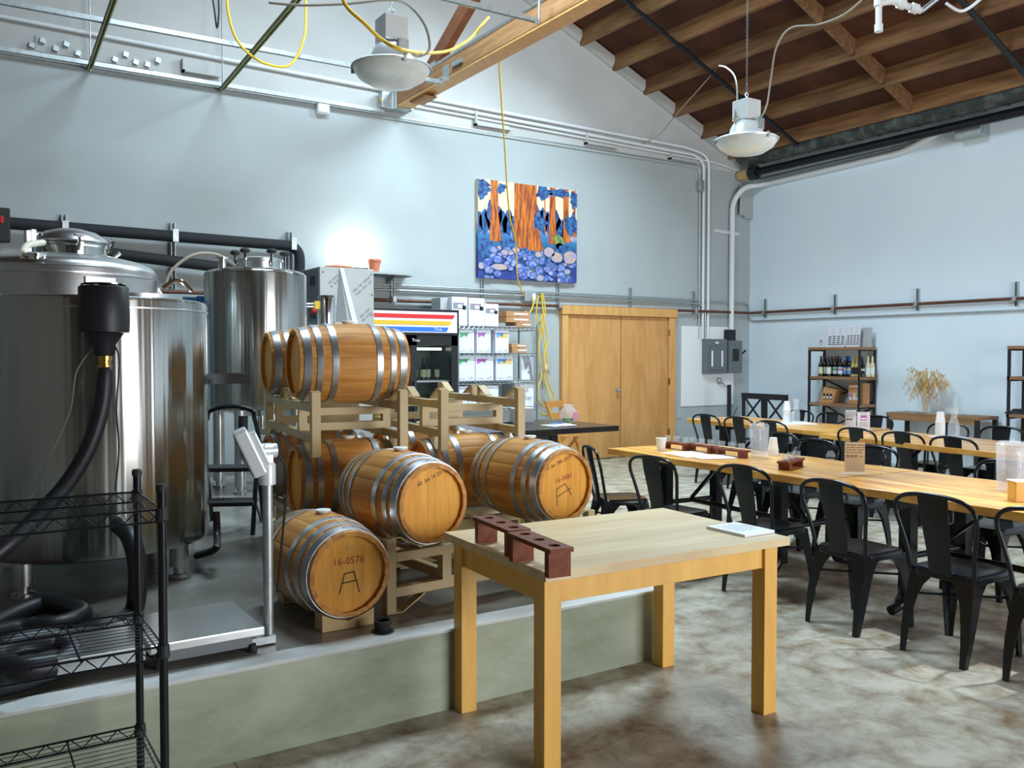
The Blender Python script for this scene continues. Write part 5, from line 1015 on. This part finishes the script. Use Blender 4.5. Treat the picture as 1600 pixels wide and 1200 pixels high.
def pitcher(px, label, h, r):
    p = onz(px[0], px[1], Z1+.003); t = thing('water_pitcher', label, 'pitcher', (p.x, p.y, Z1+.003)); MB().lathe([(r*.86, 0), (r*.9, .008), (r, h), (r*.96, h), (r*.86, .012), (.001, .012)], 32, cap=False).build('body', W['acrylic'], t, smooth=True)
    MB().lathe([(r*.85, .014), (r*.90, h*.5), (.001, h*.5)], 32, cap=False).build('water', W['water'], t, smooth=True); MB().lathe([(r*1.02, h), (r*1.04, h+.012), (r*.8, h+.03), (.012, h+.034), (.012, h+.045), (.001, h+.046)], 32, cap=False).build('lid', W['acrylic'], t, smooth=True)
    MB().tube(cr([(-r*.7, -r*.7, h*.9), (-r*1.05, -r*1.05, h*.85), (-r*1.08, -r*1.08, h*.4), (-r*.66, -r*.66, h*.25)], 6), .009, 8).build('handle', W['acrylic'], t, smooth=True)
pitcher((1186, 714), 'clear acrylic water pitcher with lid beside the tasting flights', .235, .075); pitcher((1580, 768), 'big clear acrylic water pitcher at the bright end of the near table', .265, .085)
def sheet(px4, label, z=Z1, lines=0):
    q = [onz(x, y, z) for x, y in px4]; c = sum(q, Vector())/4; a = (q[1]-q[0]+q[2]-q[3])/2; b = (q[3]-q[0]+q[2]-q[1])/2
    o = thing('paper_sheet', label, 'paper', (c.x, c.y, z+.0004), math.atan2(a.y, a.x)); MB().box((0, 0, .0008), (a.length, b.length, .0012)).build('sheet', W['paper'], o)
    for k in range(lines): MB().box((0, b.length*(.35-.14*k), .0016), (a.length*.7, .004, .0003)).build('print_line', W['greyink'], o)
sheet(((1044, 708), (1080, 716), (1110, 712), (1072, 704)), 'white tasting sheet closest to the single paper cup', Z1, 4); sheet(((1080, 713), (1100, 718), (1148, 716), (1125, 709)), 'white tasting sheet lying in front of the middle flight', Z1+.002, 4)
sheet(((1162, 717), (1186, 726), (1216, 721), (1195, 713)), 'white paper mat under the pitcher by the flights', Z1-.0025); sheet(((1212, 661), (1236, 665), (1260, 662), (1240, 657)), 'white paper mat under the carafe near the room corner'); sheet(((1457, 682), (1487, 687), (1507, 684), (1478, 680)), 'white paper mat under the carafe in front of the dried grass')
W['kraftpaper'] = mat('tan_sign_paper', (.58, .43, .24), .6)
def signstand(px, wpx, hpx, label, m, lines, deg, z=Z1, photo=False):
    p = onz(px[0], px[1], z); dpt = (p-CAM).dot(_f); wd = wpx*dpt/FPX; h = hpx*dpt/FPX; t = thing('table_sign', label, 'sign', (p.x, p.y, z), math.radians(deg))
    MB().box((0, 0, .005), (wd*1.25, .07, .01)).build('acrylic_foot', W['acrylic'], t, bevel=.003); MB().box((0, 0, .01+h/2), (wd, .004, h)).build('acrylic_plate', W['acrylic'], t)
    MB().box((0, -.0035, .012+h/2), (wd*.97, .001, h*.96)).build('printed_sheet', W[m], t)
    for s, v, sz, mm in lines: text('lettering', s, h*sz, frame((-wd*.42, -.0046, .012+h*v), (1, 0, 0), (0, 0, 1)), W[mm], t, .0002, 'LEFT')
    if photo: MB().box((0, -.0045, .012+h*.66), (wd*.48, .001, h*.28)).build('photo', W['lab_purple'], t); MB().box((0, -.0052, .012+h*.62), (wd*.4, .0008, h*.08)).build('photo_detail', W['paper'], t); [MB().box((0, -.0045, .012+h*v), (wd*.66, .0006, h*.02)).build('print_line', W['greyink'], t) for v in (.92, .40, .33, .26, .19)]
    return t, wd, h
LN = [('We kindly request', .90, .075, 'ink'), ('you take a moment', .82, .075, 'ink'), ('and post a review', .74, .075, 'ink'), ('about your visit.', .66, .075, 'ink')]
s_, wd, h = signstand((1335, 741), 31, 48, 'tan review request sign in an acrylic holder on the near table', 'kraftpaper', LN, -38)
for k in range(3): MB().box((-wd*.34+wd*.2*k, -.0045, .012+h*.53), (wd*.13, .001, wd*.13)).build('icon', W['ink'], s_); MB().box((-wd*.34+wd*.2*k, -.0052, .012+h*.53), (wd*.07, .0008, wd*.07)).build('icon_centre', W['kraftpaper'], s_)
for k in range(7): MB().box((-wd*.1, -.0045, .012+h*(.42-.055*k)), (wd*.6, .0006, h*.008)).build('print_line', W['greyink'], s_)
text('lettering', 'yelp', h*.055, frame((wd*.24, -.0046, .012+h*.53), (1, 0, 0), (0, 0, 1)), W['ink'], s_, .0002, 'LEFT')
s_, wd, h = signstand((1329, 670), 17, 28, 'white review request sign on the far table', 'card', LN[:4], -35)
for k in range(3): MB().box((-wd*.34+wd*.2*k, -.0045, .012+h*.48), (wd*.13, .001, wd*.13)).build('icon', W['ink'], s_)
signstand((1349, 673), 20, 28, 'white sign with a small photograph on the far table', 'card', [], -35, photo=True)
p = onz(1600, 783, Z1); wt = thing('card_holder', 'white topped wooden holder box beside the big pitcher', 'holder', (p.x, p.y, Z1), -.55); MB().box((0, 0, .055), (.14, .08, .11)).build('box', W['tableleg'], wt, bevel=.003); MB().box((0, 0, .113), (.15, .09, .006)).build('lid', W['paper'], wt)

# ---------------------------------------------------------------- shelf with bottles on the right wall
def wall_rack(y0, y1, zs, label, depth=.38):
    t = thing('bottle_shelf', label, 'shelf', (-.03-depth/2, (y0+y1)/2, 0)); hy = (y1-y0)/2; hx = depth/2
    for sx in (-1, 1):
        for sy in (-1, 1): MB().box((sx*(hx-.015), sy*(hy-.015), (zs[0]-.04)/2), (.03, .03, zs[0]-.04)).build('post', W['blackm'], t)
    for z in zs:
        b_ = MB().box((0, 0, z-.02), (depth, 2*hy+.01, .04)).build('shelf_board', W['shelfwood'], t, bevel=.003)
        for sy in (-1, 1): MB().box((0, sy*(hy-.015), z-.05), (depth-.03, .025, .02)).build('end_rail', W['blackm'], b_)
    if len(zs) > 3:
        for a, b in ((zs[1], zs[2]), (zs[2], zs[3])):
            MB().bar((hx-.015, -hy+.02, a-.05), (hx-.015, hy-.02, b), .012, .02).build('cross_strap', W['blackm'], t); MB().bar((hx-.012, hy-.02, a-.05), (hx-.012, -hy+.02, b), .012, .02).build('cross_strap', W['blackm'], t)
    return t
wall_rack(-2.46, -1.55, (1.685, 1.245, .845, .40), 'industrial shelf of wood boards and black posts holding the wine bottles')
wall_rack(-5.75, -4.56, (1.68, 1.30, .83, .40), 'second industrial wood and black metal shelf further along the right wall')
gB = 'wine bottles on the wall shelf'
for px, X, gm, lm, foil, art, lab in ((1282.5, -.30, 'bottle', 'lab_cream', None, None, 'dark bottle with a cream label at the corner end of the wall shelf'), (1288, -.225, 'bottle', 'lab_cream', None, 'lab_white', 'dark bottle with a cream label, second on the wall shelf'), (1295, -.30, 'bottle', 'lab_white', None, None, 'dark bottle with a plain pale label on the wall shelf'), (1305, -.225, 'bottle', 'lab_white', None, 'lab_green', 'dark bottle with a white and green label on the wall shelf'), (1313, -.30, 'bottle', 'lab_white', None, 'lab_purple', 'dark bottle with a white and purple label on the wall shelf'), (1320, -.225, 'bottle', 'lab_blue', 'lab_blue', 'lab_amber', 'dark bottle with a blue and sand label on the wall shelf'), (1327.5, -.24, 'bottle', 'lab_blue', 'signblue', 'lab_amber', 'dark bottle with blue foil and blue label on the wall shelf'), (1333, -.225, 'bottlegold', 'ink', None, None, 'golden bottle with a black label beside the front post'), (1339, -.225, 'bottlegold', 'ink', None, None, 'golden bottle with a black label hidden by the front post'), (1347, -.27, 'bottle', 'ink', None, 'lab_white', 'dark bottle with a black and white label right of the front post'), (1356, -.2, 'bottleclear', 'lab_white', None, None, 'pale clear bottle near the wall end of the shelf'), (1363, -.14, 'bottleclear', 'lab_white', None, None, 'pale clear bottle last on the wall shelf')):
    a = onx(px, 584, X); bottle(X, a.y, 1.2465, lab, gB, .305, .034, gm, lm, foil, art)
for px, lab in ((1290, 'bottle in the back row behind the cream labels'), (1300, 'bottle in the back row behind the pale label'), (1309, 'bottle in the back row behind the purple label'), (1324, 'bottle in the back row behind the blue foil')): a = onx(px, 580, -.13); bottle(-.13, a.y, 1.2465, 'dark '+lab, gB, .31, .036)
def card_sign(px0, px1, yt, X, label, m='card', art=1):
    a = onx(px0, yt, X); b = onx(px1, yt, X); h = a.z-1.687; t = thing('menu_card', label, 'sign', (X, (a.y+b.y)/2, 1.686)); wd = abs(a.y-b.y)
    MB().prism([(-wd/2, 0), (wd/2, 0), (wd/2, h), (-wd/2, h)], -.003, .003, lambda u, v, q: Vector((q+v*.12, u, v))).build('card', W[m], t); MB().box((.05, 0, .03), (.1, wd*.6, .06)).build('easel', W['cardgrey'], t)
    for k in range(art):
        v = h*(.12+.76*k/max(art-1, 1)); big = k < art*.5
        for s in range(4 if big else 2):
            u = (-.36+.24*s)*wd if big else (-.2+.4*s)*wd; MB().prism([(u-wd*.07, v), (u+wd*.09, v), (u+wd*.09, v+h*(.045 if big else .012)), (u-wd*.07, v+h*(.045 if big else .012))], -.005, -.0035, lambda p_, r_, q: Vector((q+r_*.12, -p_, r_))).build('print_mark', W['ink' if big else 'greyink'], t)
card_sign(1292, 1320, 511, -.30, 'white printed menu card leaning on the shelf top beside the round logo card', 'card', 9); card_sign(1322, 1343, 509, -.27, 'white printed menu card leaning on the shelf top beside the tan board', 'card', 9); card_sign(1341, 1361, 512, -.16, 'blank tan board leaning against the wall on the shelf top', 'cardgrey', 0)
lc = thing('logo_card', 'small white card with a round black logo on the shelf top', 'sign', (-.32, onx(1283, 540, -.32).y, 1.686)); MB().box((0, 0, .075), (.006, .10, .15)).build('card', W['card'], lc); MB().lathe([(.03, 0), (.03, .002), (0, .002)], 24, (-.0035, 0, .075), Matrix.Rotation(-PI/2, 3, 'Y')).build('logo', W['ink'], lc); MB().lathe([(.02, 0), (.02, .001), (0, .001)], 24, (-.0058, 0, .07), Matrix.Rotation(-PI/2, 3, 'Y')).build('logo_centre', W['card'], lc)
for s in (.04, -.045): MB().box((-.0035, 0, .075+s), (.001, .06, .004)).build('print_line', W['greyink'], lc)
a = onx(1298, 626, -.25); wc = thing('wine_gift_box', 'tilted kraft carton printed with three bottles on the middle shelf board', 'box', (-.25, a.y, .8465), .15)
MB().prism([(-.13, 0), (.08, 0), (.15, .20), (-.06, .24)], -.1, .1, lambda u, v, q: Vector((q, -u, v))).build('box', W['kraft'], wc)
for k in range(3): MB().box((-.102, .05-.055*k, .10), (.003, .03, .09)).build('bottle_print', W['ink'], wc); MB().box((-.104, .05-.055*k, .085), (.002, .025, .03)).build('label_print', W['card'], wc); MB().box((-.102, .04-.055*k, .16), (.003, .012, .05)).build('neck_print', W['lab_amber'], wc)
a = onx(1342, 628, -.22); w2 = thing('wine_carrier', 'upright kraft wine carrier with three coloured labels on the middle shelf board', 'box', (-.22, a.y, .8465)); MB().box((0, 0, .155), (.16, .25, .31)).build('box', W['kraft'], w2, bevel=.003)
for k, m_ in enumerate(('lab_purple', 'lab_amber', 'lab_green')): MB().box((-.081, .085-.065*k, .11), (.003, .045, .10)).build('label_print', W['card'], w2); MB().box((-.083, .085-.065*k, .13), (.002, .04, .05)).build('label_art', W[m_], w2)
MB().box((-.081, .03, .26), (.002, .14, .02)).build('lettering', W['card'], w2)

# ---------------------------------------------------------------- console table, dried grass, stacked cross-back chairs
sy0, sy1 = -4.28, -2.98; st_ = thing('console_table', 'narrow wooden console table with black legs against the right wall', 'table', (-.30, (sy0+sy1)/2, 0)); hy = (sy1-sy0)/2; CT = .775
for k in range(3): MB().box((-.16+.16*k, 0, CT-.02), (.158, 2*hy, .04)).build('top_board', W['shelfwood'], st_)
MB().box((-.235, 0, CT-.07), (.02, 2*hy-.1, .06)).build('apron', W['shelfwood'], st_)
for sx in (-1, 1):
    for sy in (-1, 1): MB().box((sx*.21, sy*(hy-.03), (CT-.04)/2), (.05, .05, CT-.04)).build('leg', W['blackm'], st_)
tag(MB().box((-.30, -3.55, CT+.003), (.22, .95, .005)).build('table_runner', W['runner']), 'grey patterned runner on the console table', 'runner')
vp = Vector((-.30, onx(1446, 640, -.30).y, CT+.006)); vs_ = thing('grass_vase', 'glass cylinder vase of golden dried grass on the console table', 'vase', vp); MB().lathe([(.055, 0), (.06, .008), (.06, .26), (.056, .26), (.056, .012), (.001, .012)], 24, cap=False).build('vase', W['glass'], vs_, smooth=True)
m = MB(); rg = random.Random(3)
for k in range(70):
    a = rg.uniform(0, 2*PI); s = rg.uniform(.06, .26); hh = rg.uniform(.36, .60); b0 = Vector((.03*math.cos(a+2), .03*math.sin(a+2), .015)); tip = Vector((s*.5*math.cos(a), s*math.sin(a), hh)); dr = Vector((s*.8*math.cos(a), s*1.5*math.sin(a), hh-rg.uniform(.0, .22)))
    pts = cr([b0, b0.lerp(tip, .5)*.8+Vector((0, 0, hh*.1)), tip, dr], 4); m.tube(pts, .0016, 4)
    for q in range(7): c = pts[-1-q % 5]; m.tube([c+Vector((rg.uniform(-.012, .012), rg.uniform(-.02, .02), .008)), c+Vector((rg.uniform(-.015, .015), rg.uniform(-.025, .025), -.035))], [.005, .002], 4)
o_ = m.build('dried_grass', W['grass'], vs_); o_['kind'] = 'stuff'
cp2 = Vector((-.30, onx(1493, 645, -.30).y, CT+.006)); dc = thing('glass_decanter', 'clear stoppered glass decanter on the console table', 'decanter', cp2); MB().lathe([(.04, 0), (.045, .01), (.045, .12), (.018, .18), (.02, .21), (.017, .21), (.015, .18), (.04, .118), (.04, .012), (.001, .012)], 20, cap=False).build('body', W['glass'], dc, smooth=True); MB().lathe([(.012, .20), (.014, .215), (.028, .235), (.02, .265), (.001, .27)], 16, cap=False).build('stopper', W['glass'], dc, smooth=True)
def xback(y, label, lean=0):
    t = thing('cross_back_chair', label, 'chair', (-.42, y, 0), 0, 'black cross-back chairs in the corner'); b = W['blackm']
    for s in (-1, 1):
        MB().bar((-.19, s*.2, 0), (-.21, s*.2, .95), .045, .035).build('back_post', b, t); MB().box((.17, s*.19, .225), (.04, .04, .45)).build('front_leg', b, t)
        MB().bar((-.205, s*.17, .52), (-.21, -s*.17, .88), .03, .014, up=(1, 0, 0)).build('cross_slat', b, t)
    MB().box((-.21, 0, .91), (.04, .46, .09)).build('top_rail', b, t); MB().box((-.2, 0, .51), (.03, .38, .05)).build('lower_rail', b, t); MB().box((0, 0, .46), (.42, .42, .035)).build('seat', b, t, bevel=.006)
    for s in (-1, 1): MB().box((0, s*.19, .2), (.34, .025, .03)).build('stretcher', b, t)
xback(-.66, 'black cross-back chair standing in the room corner'); xback(-1.12, 'black cross-back chair beside the one in the room corner')
a = onx(1590, 641, -.25); bd = thing('dark_hat', 'dark folded cloth lying on the second wall shelf', 'cloth', (-.22, a.y, .8305)); MB().lathe([(.16, 0), (.15, .02), (.09, .035), (.07, .06), (.001, .065)], 20, cap=False).build('cloth', W['blackm'], bd, smooth=True)
a = onx(1140, 630, -.6); tag(MB().box((0, 0, .55), (.05, .04, 1.1)).box((0, 0, .01), (.26, .26, .02)).build('black_post', W['blackm'], loc=tuple(ony(1139, 650, -.62).xy)+(0,)), 'slim black stand post in front of the white backing board', 'stand')
